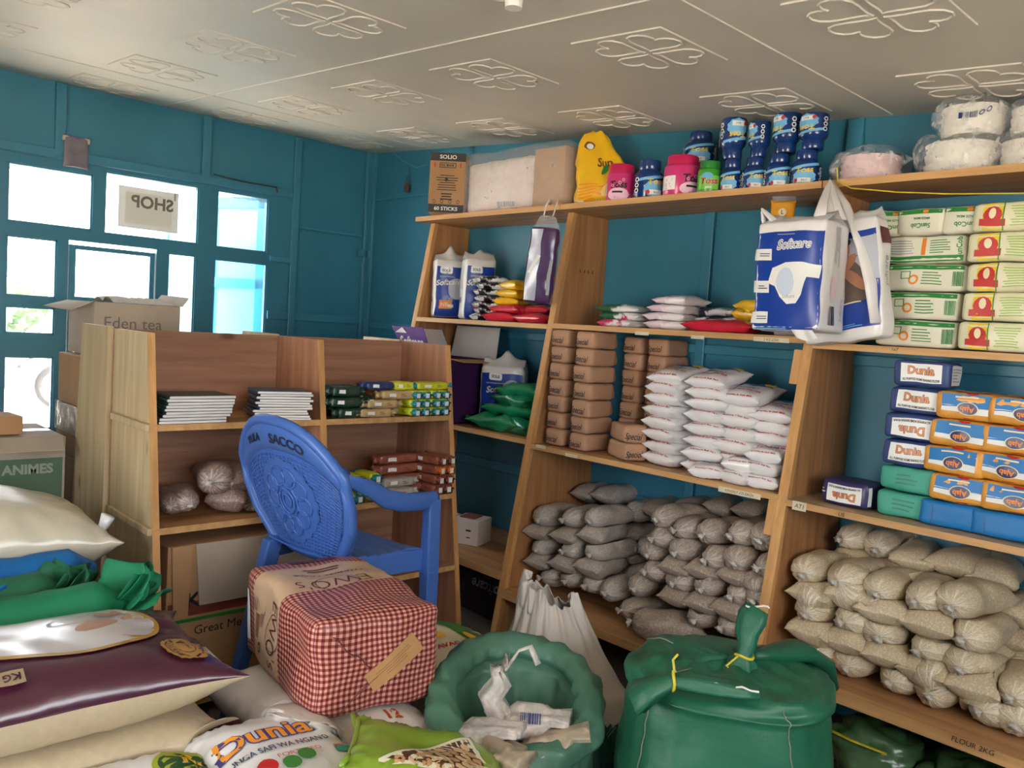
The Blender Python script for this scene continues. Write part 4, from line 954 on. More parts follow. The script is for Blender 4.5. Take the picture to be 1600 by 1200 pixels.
for k in range(4): packet('meal_packet',(.245,.15,.084),mealp,(MG2,MG2,MG2,MG)[k],(x-.02+(.0,.005,.012,.008)[k],-.235,ZM+k*.0885),math.radians((1,-2,2,-1)[k]),'white and green maize meal packet, %s from the bottom of its stack'%ORD[k],'meal packet',G,seed=k+2)
for k,(px,w,rt) in enumerate(((1372,.13,20),(1442,.15,-6),(1502,.12,4))): packet('meal_packet',(w,.2,.082),mealp,[(rect(w*.95,.014,0,.030),GR),(rect(.018,.014,.02,.032),OR),(xf(txt('SunCob',.020,0,0,0,0,1,.02,.02),.01,-.015,PI),GR),(xf(txt('MAIZE MEAL',.010,0,0,0,0,1,.02,.02),.01,.008,PI),GR)],(at(px,345,'y',-.31).x,-.215,ZM+.355),math.radians(rt),'maize meal packet on top of the stack, %s from the hanging diaper bags'%ORD[k],'meal packet',G,seed=k+9)
badge=join([disc(.026,None,0,0,12,2),rect(.07,.02,0,-.022,res=.02)])
AT=[(rect(.055,.086,-.105,0),YE),(xf(badge,-.105,.004),RD),(disc(.010,.016,-.105,.010,12,2),CR_),(rect(.003,.086,-.076,0),GR),(textlines(8,.075,.06,-.025,0,seed=6,left=False),LG),(bars(.035,.05,.052,0,n=10),MA),(disc(.013,None,.098,.018,12,2),FL('print_leaf_green',(98,170,70))),(disc(.013,None,.098,-.020,12,2),FL('print_leaf_green',(98,170,70))),(rect(.010,.086,.128,0),RD),(rect(.03,.086,.150,0),FL('print_leaf_green',(98,170,70)))]
G='yellow and cream flour packets on the right bay'
for k in range(5): packet('atta_packet',(.325,.16,.0845),attap,AT,(at(1497,500,'y',-.35).x+.162+(-.004,.0,.006,0,.006)[k],-.255,ZM+k*.0885),math.radians((0,1,-1,1,0)[k]),'cream flour packet with yellow band and red badge, %s from the bottom of its stack'%ORD[k],'flour packet',G,seed=k+3,n=(12,8,6))
# ================================================================== tied bags of grain
def grain_mat(name,c1,c2,film_c,knot_y):
    t=NT(name); v=t.n.new('ShaderNodeTexVoronoi'); v.inputs['Scale'].default_value=170; t.link(t.obj(),v.inputs['Vector'])
    g=t.mix(t.ramp(t.noise(90,2),.35,.65),lin(c1),lin(c2)); g=t.mix(t.ramp(v.outputs['Distance'],.55,.2),tuple(x*.84 for x in lin(c1)[:3])+(1,),g)
    sep=t.n.new('ShaderNodeSeparateXYZ'); t.link(t.obj(),sep.inputs[0])
    ang=t.math('ARCTAN2',sep.outputs[2],sep.outputs[0]); cmb=t.n.new('ShaderNodeCombineXYZ'); t.link(t.math('MULTIPLY',ang,3.2),cmb.inputs[0]); t.link(t.math('MULTIPLY',sep.outputs[1],9),cmb.inputs[1])
    st=t.ramp(t.noise(2.2,3,cmb.outputs[0]),.46,.66); near=t.ramp(sep.outputs[1],knot_y+.085,knot_y-.01)
    t.link(t.mix(t.math('MULTIPLY',t.math('MULTIPLY',st,near),.95),g,lin(film_c)),t.b.inputs['Base Color'])
    t.b.inputs['Roughness'].default_value=.5; t.b.inputs['Coat Weight'].default_value=.22; t.b.inputs['Coat Roughness'].default_value=.3
    t.bump(t.math('ADD',t.noise(120,2),t.math('MULTIPLY',t.math('MULTIPLY',st,near),1.2)),.35,.005); MATS[name]=t.m; return t.m
BLEN=.27
gm_grey=grain_mat('grey_grain_bag',(186,173,163),(214,203,193),(200,192,186),-BLEN/2); gm_brown=grain_mat('brown_grain_bag',(172,153,136),(206,188,168),(206,196,186),-BLEN/2); gm_cream=grain_mat('cream_grain_bag',(214,192,158),(230,212,182),(236,226,210),-BLEN/2)
def bag_meshes(R,seed,mat,L=BLEN,flat=.86):
    r_=random.Random(seed); NU,NV=36,26
    def ring(v,u):
        q=2*PI*u; t=v
        if t<.30: a=t/.30; w=h=math.sqrt(max(0,1-(1-a)**2))*.985+.015; 
        else: w=h=1
        if t>.5:
            b=(t-.5)/.5; w=1+.16*b; h=max(.012,math.sqrt(max(0,1-b**2.6)))
        h*=flat
        cq,sq=math.cos(q),math.sin(q); e=1 if t<.5 else 1-.25*(t-.5)/.5
        x=R*w*math.copysign(abs(cq)**e,cq); z=R*h*math.copysign(abs(sq)**e,sq)
        k=math.exp(-(t/.16)**2); fold=1+.09*k*math.sin(11*q+seed)+.05*k*math.sin(17*q+2*seed)
        y=-L/2+L*(t+.05*(1-abs(cq))*0)+ (.05*L*(abs(cq)**3) if t>.97 else 0)
        p=Vector((x*fold,y,z*fold)); p+=Vector((1,.3,1))*(.007*nz(p,17,seed)); p.x+=.012*math.sin(t*3+seed); return p
    mb=MB(); mb.grid(lambda u,v:ring(v,u),NU,NV,closeu=True); n=len(mb.v)
    mb.f.append(tuple(range(NU-1,-1,-1))); mb.mi.append(0); mb.f.append(tuple(NV*NU+k for k in range(NU))); mb.mi.append(0)
    body=outward(mb.mesh('grain_bag',mat,smooth=True))
    kb=MB(); d=Vector((r_.uniform(-.5,.1),-1,r_.uniform(-.6,.1))).normalized(); base=Vector((0,-L/2+.006,0))
    a=d.cross(Vector((0,0,1))).normalized(); b=a.cross(d)
    def tuft(u,v):
        q=2*PI*u; rr=(.009-.0045*math.sin(PI*min(1,v*2.2)))*(1+v*.9)*(1+.35*v*math.sin(5*q+seed)); return base+d*(v*.024)+a*math.cos(q)*rr+b*math.sin(q)*rr*.7
    kb.grid(tuft,16,6,closeu=True); kb.f.append(tuple(6*16+k for k in range(16))); kb.mi.append(0)
    return body,outward(kb.mesh('knot',knotm,smooth=True))
knotm=M('knotted_film',(200,190,178),.35,.06,40,.3,50,coat=.2)
VAR={}
def bagset(kind,R,mat): VAR[kind]=[bag_meshes(R,s_*3+1,mat) for s_ in range(4)]
bagset('grey',.057,gm_grey); bagset('brown',.0575,gm_brown); bagset('cream',.065,gm_cream)
GB=[]
def gbag(kind,px,py,y,sealed,label,group,i,rz=0,tilt=0,sc=1,zmin=None,roll=None):
    body,knot_=VAR[kind][i%4]; R={'grey':.057,'brown':.0575,'cream':.065}[kind]*sc
    p=at(px,py,'y',y); z=p.z
    if zmin is not None: z=max(z,zmin+R*.84)
    o=link('grain_bag',body,None,None,Euler((math.radians(tilt),0,(PI if sealed else 0)+math.radians(rz)))); o.scale=(sc,1,sc)
    off=Vector((0,BLEN/2*.9,0)); off.rotate(Euler((math.radians(tilt if not sealed else 0),0,math.radians(rz)))); o.location=Vector((p.x,y,z))+off
    prop(o,label,'grain bag',group); GB.append(o)
    link('knot',knot_,o); return o
def pile(kind,rows,group,desc,z0):
    n=0
    for nm,y,sealed,pts,rz in rows:
        for k,(px,py) in enumerate(pts):
            lab='%s, %s %s in the %s'%(desc%('sealed end' if sealed else 'knotted end') if '%' in desc else desc,ORD[k],'from the left upright' if '%' in desc else 'from left',nm)
            gbag(kind,px,py,y,sealed,lab,group,n,rz+((n*37)%11-5)*1.2,0,1+((n*29)%7-3)*.02,z0); n+=1
pile('grey',(
 ('bottom row',-.44,False,((849,902),(888,906),(918,913),(950,925)),4),
 ('second row',-.45,True,((836,879),(880,884),(917,889)),4),
 ('third row',-.44,False,((842,857),(884,861),(927,864)),4),
 ('fourth row',-.43,True,((836,833),(880,840),(921,838)),4),
 ('top row',-.42,False,((846,810),(884,810),(926,812)),4),
 ),'bags of grey grain in the middle bay','grey grain bag, %s out',.217)
pile('grey',(('rear row',-.17,True,((906,772),(942,776)),0),('middle rear row',-.20,False,((981,800),(973,838),(1000,856)),-4),('lower rear',-.22,True,((975,868),(990,900)),0),),'bags of grey grain at the rear','grey grain bag behind the front pile',.217)
pile('brown',(
 ('bottom row',-.46,False,((974,953),(1090,967),(1131,978),(1172,985)),0),
 ('second row',-.455,True,((1049,934),(1096,946),(1136,955)),0),
 ('third row',-.45,False,((995,918),(1056,911),(1101,918),(1146,929),(1182,936)),2),
 ('fourth row',-.44,True,((1050,888),(1098,894),(1143,902),(1180,912)),0),
 ('fifth row',-.44,False,((1013,893),(1060,862),(1106,873),(1151,877),(1190,887)),0),
 ('sixth row',-.42,False,((1017,864),(1024,840)),0),
 ('top row',-.41,False,((1031,810),(1059,828),(1103,834),(1147,834),(1191,842)),-4),
 ),'bags of brown grain in the middle bay','brown grain bag, %s out',.217)
pile('brown',(('rear row',-.16,True,((1016,797),(1068,797),(1118,796),(1168,800)),0),('lower rear row',-.16,True,((1030,840),(1085,842),(1140,846),(1185,850)),0)),'bags of brown grain at the rear','brown grain bag behind the front pile',.217)
gbag('brown',992,978,-.50,False,'large bag of brown grain lying askew at the very front of the middle bay','bags of brown grain in the middle bay',2,-52,0,1.22,.217)
pile('cream',(
 ('bottom row',-.44,False,((1268,1020),(1327,1041),(1393,1065),(1456,1090),(1533,1119),(1592,1140)),0),
 ('second row',-.445,True,((1262,990),(1318,1005),(1378,1026),(1443,1053),(1518,1078)),0),
 ('third row',-.43,False,((1264,958),(1320,971),(1378,993),(1439,1014),(1504,1042),(1583,1088)),0),
 ('fourth row',-.43,True,((1266,932),(1324,934),(1378,957),(1443,977)),0),
 ('fifth row',-.42,False,((1259,895),(1311,906),(1374,925),(1434,939),(1491,945),(1507,995)),0),
 ),'bags of cream grain in the right bay','cream grain bag, %s out',.312)
pile('cream',(
 ('rear row',-.17,False,((1318,842),(1373,856)),0),('far rear row',-.18,True,((1424,878),(1486,884),(1545,905)),0),
 ('lower rear row',-.18,True,((1330,880),(1390,895),(1450,915),(1520,935),(1580,960)),0),('lowest rear row',-.2,True,((1560,1000),(1590,1040)),0)),'bags of cream grain at the rear','cream grain bag behind the front pile',.312)
settle(GB,2.3,2,box=lambda o:((3.282,-.62,.3115),(4.4,-.004,.82)) if o['group'].find('cream')>=0 else ((2.038,-.62,.2165),(3.251,-.004,.83)))
# ================================================================== goods on the island
notec=M('notebook_cover_green',(36,64,62),.4,.1,12); notec2=M('notebook_cover_teal',(26,84,112),.35,.15,10); notec3=M('notebook_cover_navy',(36,48,84),.35,.1,10); page=M('page_white',(222,218,214),.8,.03)
NB={}
def notebook(k,cov,L,W,T,loc,rot,label,group):
    key=(cov.name,L,W)
    if key not in NB:
        e=empty('notebook',loc,rot,label,'notebook',group)
        def pg(u,v):   # page block with rounded fold along the spine (-y)
            q=v*2*PI; y=-W/2+W*u; t=T*.42*math.sqrt(max(0,1-max(0,1-u*14)**2)); return Vector((0,y,T/2))
        mb=MB(); n=8; prof=[(-W/2+T*.45-T*.40*math.sin(PI*i/n),T/2-T*.40*math.cos(PI*i/n)) for i in range(n+1)]+[(W/2,T*.90),(W/2,T*.10)]
        vs=[(x,y,z) for x in (-L/2,L/2) for y,z in prof]; m_=len(prof)
        mb.put(vs,[(i,(i+1)%m_,m_+(i+1)%m_,m_+i) for i in range(m_)]+[tuple(range(m_-1,-1,-1)),tuple(m_+i for i in range(m_))]); mb.obj('pages',page,e)
        mb=MB(); pr=[(W/2+.001,0)]+[(-W/2+T*.45-T*.48*math.sin(PI*i/n),T/2-T*.49*math.cos(PI*i/n)) for i in range(n+1)]+[(W/2+.001,T*.99)]
        m_=len(pr); mb.put([(x,y,z) for x in (-L/2-.001,L/2+.0005) for y,z in pr],[(i,i+1,m_+i+1,m_+i) for i in range(m_-1)]); mb.obj('cover',cov,e,smooth=True)
        NB[key]=e; return e
    return dup(NB[key],loc,rot,label,group)
T=.0105; zs=.9755
for k in range(9): notebook(k,notec,.17,.235,T,(1.765-.002*(k%3),-1.885+(.010+.0028*k if k>1 else .0),zs+T*k),math.radians((0,1,-1,2,-1,0,1,-2,1)[k]),'exercise book with green cover, %s from the bottom of the pile at the island end'%ORD[k],'exercise books with green covers')
for k in range(11):
    cv=(notec3,notec2,notec2)[k%3]; notebook(k,cv,.17,.20,.0098,(1.762+.004*math.sin(k*2),-1.52+.004*math.sin(k*3)-(.006*k if k<4 else .0),zs+.0098*k),math.radians((-14,-16,-12,-15,-10,-14,-17,-13,-15,-11,-14)[k]),'exercise book with blue cover, %s from the bottom of the second pile'%ORD[k],'exercise books with blue covers')
# clear bags of beans on the lower shelf
gm_bean=grain_mat('bean_bag',(150,122,112),(196,174,164),(222,212,208),-BLEN/2)
bagset('bean',.062,gm_bean); 
def bean(px,py,x,i,rz,sc,label,sealed=False,zmin=.640):
    body,knot_=VAR['bean'][i%4]; p=at(px,py,'x',x); R=.062*sc; z=max(p.z,zmin+R*.85)
    o=link('bean_bag',body,None,None,(0,0,(PI if sealed else 0)+math.radians(rz))); o.scale=(sc,.9,sc); off=Vector((0,BLEN*.40*.9,0)); off.rotate(Euler((0,0,math.radians(rz)))); o.location=Vector((x,p.y,z))+off
    prop(o,label,'bean bag','bags of beans on the island'); link('knot',knot_,o)
bean(266,790,1.83,0,70,.72,'small clear bag of beans, knotted, against the near side panel')
bean(297,785,1.86,1,80,.75,'second small clear bag of beans, right of the one by the side panel')
bean(352,790,1.84,2,50,1.0,'clear bag of beans lying under the large knotted one',True)
bean(398,787,1.85,3,60,.95,'clear bag of beans on the shelf beside the chair back')
bean(330,752,1.84,0,62,1.05,'large clear bag of beans with its knot toward the room, on top of another bag')
bean(388,752,1.84,1,95,1.05,'clear bag of beans on top, half hidden by the chair back',True)
# biscuit and soap packs
lime=M('lime_film',(206,206,40),.3,.1,14,.4,30,coat=.3); tealf=M('teal_film',(16,136,160),.3,.12,20,.5,40,coat=.3); dgreen=M('dark_green_film',(32,62,48),.35,.12,16,.5,30,coat=.3); tan=M('tan_film',(190,160,110),.35,.1,16,.4,30,coat=.3); navyf=M('navy_film',(40,58,104),.3,.1,14,.4,30,coat=.3)
redbr=M('red_brown_film',(150,84,66),.28,.18,16,.4,30,coat=.4); orangef=M('orange_film',(230,120,30),.28,.15,20,.5,40,coat=.4); clearp=M('silver_clear_film',(176,168,158),.25,.15,26,.6,40,coat=.4)
BP={}
def bpack(bodym,endm,size,loc,rot,label,group,word=None,wm=None):
    key=(bodym.name,endm.name,size,word)
    if key not in BP:
        L,D,H=size; e=empty('biscuit_pack',loc,rot,label,'packet',group); s=Soft(L,D,H,.008,(0,.002,.002),.003,24,len(BP),(10,5,5)); b=s.obj('wrapper',bodym,e)
        for q in (-1,1):
            def tw(u,v,q=q):
                a=2*PI*u; r_=1-.72*math.sin(PI*min(1,v*1.5)/1.0)*(v<.67) if 0 else (1-.6*v if v<.5 else .70+.5*(v-.5)); w=1+.28*v*math.sin(6*a+q)
                return Vector((q*(L/2-.012+.034*v),math.cos(a)*D*.5*r_*w,H/2+math.sin(a)*H*.5*r_*w))
            mb=MB(); mb.grid(tw,18,5,closeu=True); mb.f.append(tuple(5*18+k for k in range(18))); mb.mi.append(0); c=mb.obj('twisted_end',endm,e,smooth=True)
            if q>0: MB().box(L/2+.008,L/2+.0225,-.011,.009,H*.15,H*.75).obj('price_tag',W_,c)
        it=[(rect(L*.22,H*.4,-L*.2,0,n=2),W_),(textlines(2,L*.2,H*.4,L*.2,0),BR)]
        if word: it=[(txt(word,H*.5,-L*.1,0,0,.1,1,.03,.02),wm or W_),(bars(L*.12,H*.5,L*.3,0,n=8),K_)]
        deco('print',b,s.surf('F'),it,.0015)
        BP[key]=e; return e
    return dup(BP[key],loc,rot,label,group)
G='biscuit packs on the upper island shelf'; z0=.979; HH=.036
a0=PI/2   # long axis along the shelf front, print toward the room
sz=(.17,.053,HH-.004)
for k in range(3):
    for j in range(2): bpack(dgreen,dgreen,(.125,.052,.038),(1.835-.085*j,-1.285+.03*(k==0),z0+.0425*k),a0+math.radians((4,-3,2)[k]),'dark green pack with a white tag, %s from the bottom, %s'%(ORD[k],('front column by the divider','behind the front column')[j]),G)
    bpack(dgreen,dgreen,(.125,.052,.038),(1.775,-1.175,z0+.0425*k),math.radians(14-9*k),'dark green pack turned end-on beside the yellow packs, %s from the bottom'%ORD[k],G) if k<2 else None
for k in range(3):
    y=-1.055-.03*(2-k)+ (0 if k<2 else .04)
    bpack(tan,tan,(.145,.052,HH-.004),(1.84,y-.03,z0+HH*k),a0,'tan wrapped pack, %s from the bottom, between green and yellow packs'%ORD[k],G)
    if k<2: bpack(tan,tan,(.115,.052,HH-.004),(1.765,y+.02,z0+HH*k),a0,'tan wrapped pack behind the front tan packs, %s one'%('lower','upper')[k],G)
    for j in range(4): bpack(lime,tealf,(.12,.048,HH-.004),(1.805-.004*j,-.965+.055*j,z0+HH*k),math.radians((2,-2,3,-1)[j]+6),'lime pack with teal twisted end, %s from the tan packs, %s layer'%(ORD[j],('bottom','middle','top')[k]),G)
bpack(lime,tealf,sz,(1.82,-.85,z0+HH*3),a0+math.radians(3),'lime pack lying along the top of the lime packs, at the right',G)
bpack(lime,navyf,(.10,.052,HH-.004),(1.815,-.995,z0+HH*3),a0-math.radians(4),'short lime pack with navy ends in the middle of the top layer',G)
bpack(navyf,navyf,(.13,.052,HH-.004),(1.815,-1.115,z0+HH*3),a0+math.radians(2),'navy pack on the top layer at the left',G)
G='packs on the lower island shelf'; z0=.644
for k in range(3):
    for j in range(2): bpack(lime,tealf,(.11,.05,.036),(1.84,-1.245+.085*j,z0+.0375*k),math.radians(8-5*k+6*j),'lime and teal pack behind the chair arm, %s from the bottom, %s'%(ORD[k],('left column','right column')[j]),G)
for k in range(2): bpack(clearp,clearp,(.15,.06,.037),(1.86-.03*k,-1.03+.02*k,z0+.038*k),a0,'silvery clear pack below the red-brown packs, %s one'%('lower','upper')[k],G)
for k in range(4):
    bpack(redbr,redbr,(.195,.052,.037),(1.80-.012*k,-.985+.006*k,z0+.041*k+(.0)),a0+math.radians(2),'long red-brown pack, %s from the bottom, facing the room'%ORD[k],G) if k>=0 else None
    for j in range(2): bpack(redbr,orangef if k==2 else redbr,(.13,.048,.037),(1.825,-.835+.056*j,z0+.041*k),math.radians(4-6*j+3*k),'red-brown pack turned end-on beside the side panel, %s from the bottom, %s'%(ORD[k],('left column','right column')[j]),G)
# cardboard box in the lowest compartment
o,sf=carton('carton',.30,.54,.50,card,(1.735,-1.70,.061),PI/2*0,'brown carton printed Great Meals with its flap hanging open, inside the island')
it=[(txt('Great Meals',.045,-.06,-.055,0,0,1,.0,res=0),BK),(rect(.53,.05,.0,.025,n=1),FL('faded_red',(128,60,50))),(txt('KWALITY',.07,-.02,.055,0,0,1.2,.03,res=0),BK),(rect(.05,.03,.03,-.10,n=1),BK),(rect(.044,.024,.03,-.10,n=1),card),(rect(.53,.012,0,-.015,n=1),GR)]
deco('print',o,sf('R'),it,.001)
mb=MB(); mb.hexa([(1.890-1.735,-1.86+1.70,.285),(1.90-1.735,-1.86+1.70,.285),(1.90-1.735,-1.42+1.70,.285),(1.890-1.735,-1.42+1.70,.285),(1.872-1.735+.015,-1.875+1.70,.50),(1.872-1.735+.019,-1.875+1.70,.50),(1.872-1.735+.019,-1.41+1.70,.50),(1.872-1.735+.015,-1.41+1.70,.50)]); f=mb.obj('flap',card_grey,o,bevel=.001)
mb=MB(); mb.hexa([(.16,-.25,.25),(.165,-.25,.25),(.165,-.20,.25),(.16,-.20,.25),(.155,-.26,.50),(.16,-.26,.50),(.16,-.19,.50),(.155,-.19,.50)]); mb.obj('side_flap',card,o)
# ================================================================== left bay of the wall shelving
vio=M('violet_carton',(98,52,138),.4,.06,8); viod=M('dark_purple_carton',(58,24,74),.45,.08,8)
e=empty('open_carton',(1.29,-.30,.8765),0,'open purple diaper carton with raised flaps standing behind the right end of the island','carton')
mb=MB()
for q in ((-.20,.17,-.155,-.150),(-.20,.17,.150,.155),(-.20,-.195,-.15,.15),(.165,.17,-.15,.15)): mb.box(q[0],q[1],q[2],q[3],0,.325)
mb.box(-.2,.17,-.155,.155,0,.004); b=mb.obj('body',viod,e)
deco('print',b,plane_surf((.171,-.0,.15),(0,1,0),(0,0,1)),[(rect(.035,.05,.1,.06,n=1),W_),(bars(.028,.035,.10,.06,n=8),K_),(txt('O',.05,.11,-.07,res=0),W_)],.001)
mb=MB(); mb.hexa([(-.20,-.155,.325),(-.20,-.150,.325),(.0,-.150,.325),(.0,-.155,.325),(-.26,-.175,.485),(-.26,-.170,.485),(.03,-.170,.485),(.03,-.175,.485)]) if 0 else None
fl=lambda pts,mat,nm:MB().hexa(pts).obj(nm,mat,e)
def quadflap(a,b,c,d,mat,nm,t=.004):
    a,b,c,d=map(Vector,(a,b,c,d)); n=(b-a).cross(d-a).normalized()*t; return MB().hexa([a,b,c,d,a+n,b+n,c+n,d+n]).obj(nm,mat,e)
f1=quadflap((-.20,-.15,.325),(-.20,.15,.325),(-.255,.12,.46),(-.255,-.15,.46),card_white,'rear_flap')
f2=quadflap((-.20,.155,.325),(.17,.155,.325),(.15,.19,.49),(-.20,.19,.49),card_white,'white_flap')
f3=quadflap((.17,-.15,.325),(.17,.15,.325),(.25,.14,.315),(.25,-.13,.315),card,'side_flap')
f4=quadflap((-.20,-.155,.325),(.03,-.155,.325),(.0,-.20,.47),(-.27,-.20,.47),vio,'printed_flap')
o=deco('lettering',f4,plane_surf((-.11,-.181,.395),(1,0,0),(0,-.30,.95)),[(txt('Softcare',.075,0,.0,0,.3,.8,.03,res=0),W_),(poly([(-.13,.045),(-.06,.075),(-.03,.045)],1),W_)],.004)
dg=M('green_polythene',(20,128,84),.3,.12,10,.5,22,coat=.35); G='folded green polythene bags'
for k,(px,py,y,dz,rt,w) in enumerate(((775,664,-.36,0,8,.30),(812,660,-.33,.0,-12,.24),(800,640,-.30,.06,14,.30),(806,625,-.28,.11,-8,.27),(815,610,-.27,.155,10,.24))):
    x=min(at(px,py,'y',y).x,1.86)
    s=Pillow(w,.17,.07,2.6,.04,.022,14,k+30,wr=.02,ears=.1); o=s.obj('polythene_bag',dg,None,(x,y+.04,.884+dz),math.radians(rt),nu=26,nv=20); prop(o,'crumpled green polythene pack, %s in the left bay pile'%('lowest at the front','low one against the upright','third up','fourth up','topmost')[k],'polythene bag',G)
    for q in (-1,1): MB().grid(lambda u,v,q=q:Vector((q*(w/2-.01+.05*u),(v-.5)*(.05+.07*u),.035+.015*math.sin(v*11+k)*u)),4,10).obj('twisted_corner',dg,o,smooth=True)
x=at(738,820,'y',-.30).x; o,sf=carton('small_carton',.15,.14,.125,card_white,(x+.02,-.32,.286),math.radians(20),'small white carton with two slots on the low shelf of the left bay')
deco('slot',o,sf('F'),[(rect(.028,.009,.02,.01,n=1),K_),(rect(.022,.006,.02,-.025,n=1),K_)],.001); MB().box(-.05,.03,-.04,.05,.125,.132).obj('brown_lid_paper',M('brown_print',(128,76,62),.6),o)
o,sf=carton('small_carton',.12,.14,.11,card_white,(x-.16,-.36,.286),math.radians(12),'smaller white carton half hidden behind the island end')
o,sf=carton('diaper_carton',.44,.34,.24,M('black_purple_carton',(44,30,42),.5,.1,8),(1.76,-.27,.001),0,'dark carton with upside-down Softcare lettering on the floor under the left bay')
deco('lettering',o,sf('F'),[(xf(txt('Softcare',.075,0,0,0,.3,.9,.01,res=0),.06,.02,PI),GY),(xf(textlines(1,.1,.012,0,0),.08,.07),GY)],.001)
# ================================================================== the chair
def chair():
    cb=M('blue_plastic',(70,108,184),.36,.04,5,.03,80)
    hw,SH,FY,BY=.239,.618,.165,-.172
    e=empty('armchair',(2.278,-1.528,0),.10,'blue plastic armchair with a perforated back lettered TULA SACCO','chair')
    def seatf(u,v):
        w=(.19+.04*v)*2; x=(u-.5)*w; y=BY-.01+(FY-BY)*v; z=SH-.008+.016*(2*u-1)**2-.010*math.sin(PI*v)-.014*max(0,(v-.85))/.15
        z+=.0022*math.sin((v*8+(u-.5)**2*4)*2*PI); return Vector((x,y,z))
    MB().grid(seatf,24,80).obj('seat',cb,e,smooth=True,solid=-.006)
    mb=MB()
    mb.hexa([(-hw+.01,FY-.035,SH-.075),(hw-.01,FY-.035,SH-.075),(hw-.01,FY-.01,SH-.075),(-hw+.01,FY-.01,SH-.075),(-hw+.01,FY-.035,SH-.008),(hw-.01,FY-.035,SH-.008),(hw-.01,FY-.01,SH-.008),(-hw+.01,FY-.01,SH-.008)])
    for s in (-1,1): mb.hexa([(s*.178-.006,BY,SH-.07),(s*.178+.006,BY,SH-.07),(s*(hw-.012)+.006,FY-.02,SH-.07),(s*(hw-.012)-.006,FY-.02,SH-.07),(s*.185-.006,BY,SH+.004),(s*.185+.006,BY,SH+.004),(s*(hw-.008)+.006,FY-.02,SH+.002),(s*(hw-.008)-.006,FY-.02,SH+.002)])
    mb.obj('seat_skirt',cb,e,bevel=.004)
    HB=.425
    def bk(u,v):
        w=.150+.122*math.sin(min(1,v/.7)*PI/2); top=1-.33*abs(u)**2.5
        return Vector((w*u,BY-.135*v+.075*u*u*(.45+.55*v),SH-.02+(HB+.02)*v*top))
    def bn(u,v):
        a=bk(u+.01,v)-bk(u-.01,v); b=bk(u,v+.01)-bk(u,v-.01); return a.cross(b).normalized()
    b=MB().grid(lambda u,v:bk(2*u-1,v),40,30).obj('backrest',cb,e,smooth=True,solid=.007)
    mb=MB(); N=30; path=[bk(-1,v/10) for v in range(0,10)]+[bk(-1+2*i/N,1) for i in range(N+1)]+[bk(1,1-v/10) for v in range(1,11)]
    mb.tube(path,[.017]*len(path),10); mb.obj('rim',cb,b,smooth=True)
    mb=MB(); mb.grid(lambda u,v:(lambda U,V:bk(U,V)+bn(U,V)*.015*math.sin(PI*min(1,max(0,v)))**.4)(-.97+1.94*u,.78+.22*v),36,6); mb.obj('top_band',cb,b,smooth=True)
    mb=MB()
    for s in (-1,1):
        o=.002 if s>0 else -.009; o=-o if 0 else o
        for k in range(25):
            U=-.88+1.76*k/24; mb.tube([bk(U,v/16)+bn(U,v/16)*o for v in range(1,13)],.0026,5,cap=False)
        for k in range(24):
            V=.05+.71*k/23; mb.tube([bk(-.9+1.8*i/16,V)+bn(-.9+1.8*i/16,V)*o for i in range(17)],.0026,5,cap=False)
    mb.obj('lattice',cb,b,smooth=True)
    mb=MB()
    for s in (1,-1):
        o=.006 if s>0 else -.014
        mb.put(*(lambda sh:([bk(x,y)+bn(x,y)*o for x,y in sh[0]],sh[1]))(disc(.55,.30,0,.42,36,4,star=.07)))
        for k in range(10):
            q=2*PI*k/10; cx,cy=.33*math.cos(q),.42+.185*math.sin(q)
            mb.tube([(lambda X,Y:bk(X,Y)+bn(X,Y)*(o+.002*s))(cx+.13*math.cos(t*PI/8),cy+.07*math.sin(t*PI/8)) for t in range(17)],.0035,6,cap=False)
        for R_ in (.15,.08): mb.tube([(lambda X,Y:bk(X,Y)+bn(X,Y)*(o+.003*s))(R_*math.cos(t*PI/12),.42+R_*.6*math.sin(t*PI/12)) for t in range(25)],.0035,6,cap=False)
    mb.obj('medallion',cb,b,smooth=True)
    pm=M('paint_black',(30,34,60),.7)
    # lettering on the rear face: u to the right as seen from behind
    def sf(u0,v0): return lambda x,y:(lambda U,V:(bk(U,V),bn(U,V)))(u0+x/.26,v0+y/HB)
    deco('lettering',b,sf(-.42,.885),[(txt('TULA',.034,0,0,0,.1,1,.03,.02),pm)],.0175); deco('lettering',b,sf(.24,.885),[(txt('SACCO',.040,0,0,0,.1,1.1,.03,.02),pm)],.0175)
    for s in (-1,1):
        pts=[bk(s,.80),bk(s,.99)+Vector((0,.02,-.005)),Vector((s*(hw+.030),-.13,SH+.240)),Vector((s*(hw+.028),-.06,SH+.200)),Vector((s*(hw+.022),.02,SH+.178)),Vector((s*(hw+.012),.11,SH+.170)),Vector((s*(hw+.004),FY+.005,SH+.168)),Vector((s*hw,FY+.02,SH+.160))]
        mb=MB(); mb.tube(pts,[.016,.022,.027,.030,.031,.031,.030,.022],12,flat=.45); mb.obj('armrest',cb,e,smooth=True)
        x=s*(hw)
        def leg(p0,p1,w0,w1,d0,d1,nm='leg'):
            q=[]
            for p,w,d in ((p1,w1,d1),(p0,w0,d0)): q+=[(p[0]-w/2,p[1]-d/2,p[2]),(p[0]+w/2,p[1]-d/2,p[2]),(p[0]+w/2,p[1]+d/2,p[2]),(p[0]-w/2,p[1]+d/2,p[2])]
            return MB().hexa(q).obj(nm,cb,e,bevel=.006)
        leg((x,FY+.0,SH+.17),(x+s*.004,FY,SH-.075),.040,.044,.050,.055,'arm_post'); leg((x+s*.004,FY,SH-.07),(x-s*.012,FY+.03,0),.044,.036,.055,.040)
        leg((s*.165,BY,SH+.0),(s*.20,BY-.13,0),.042,.034,.06,.042)
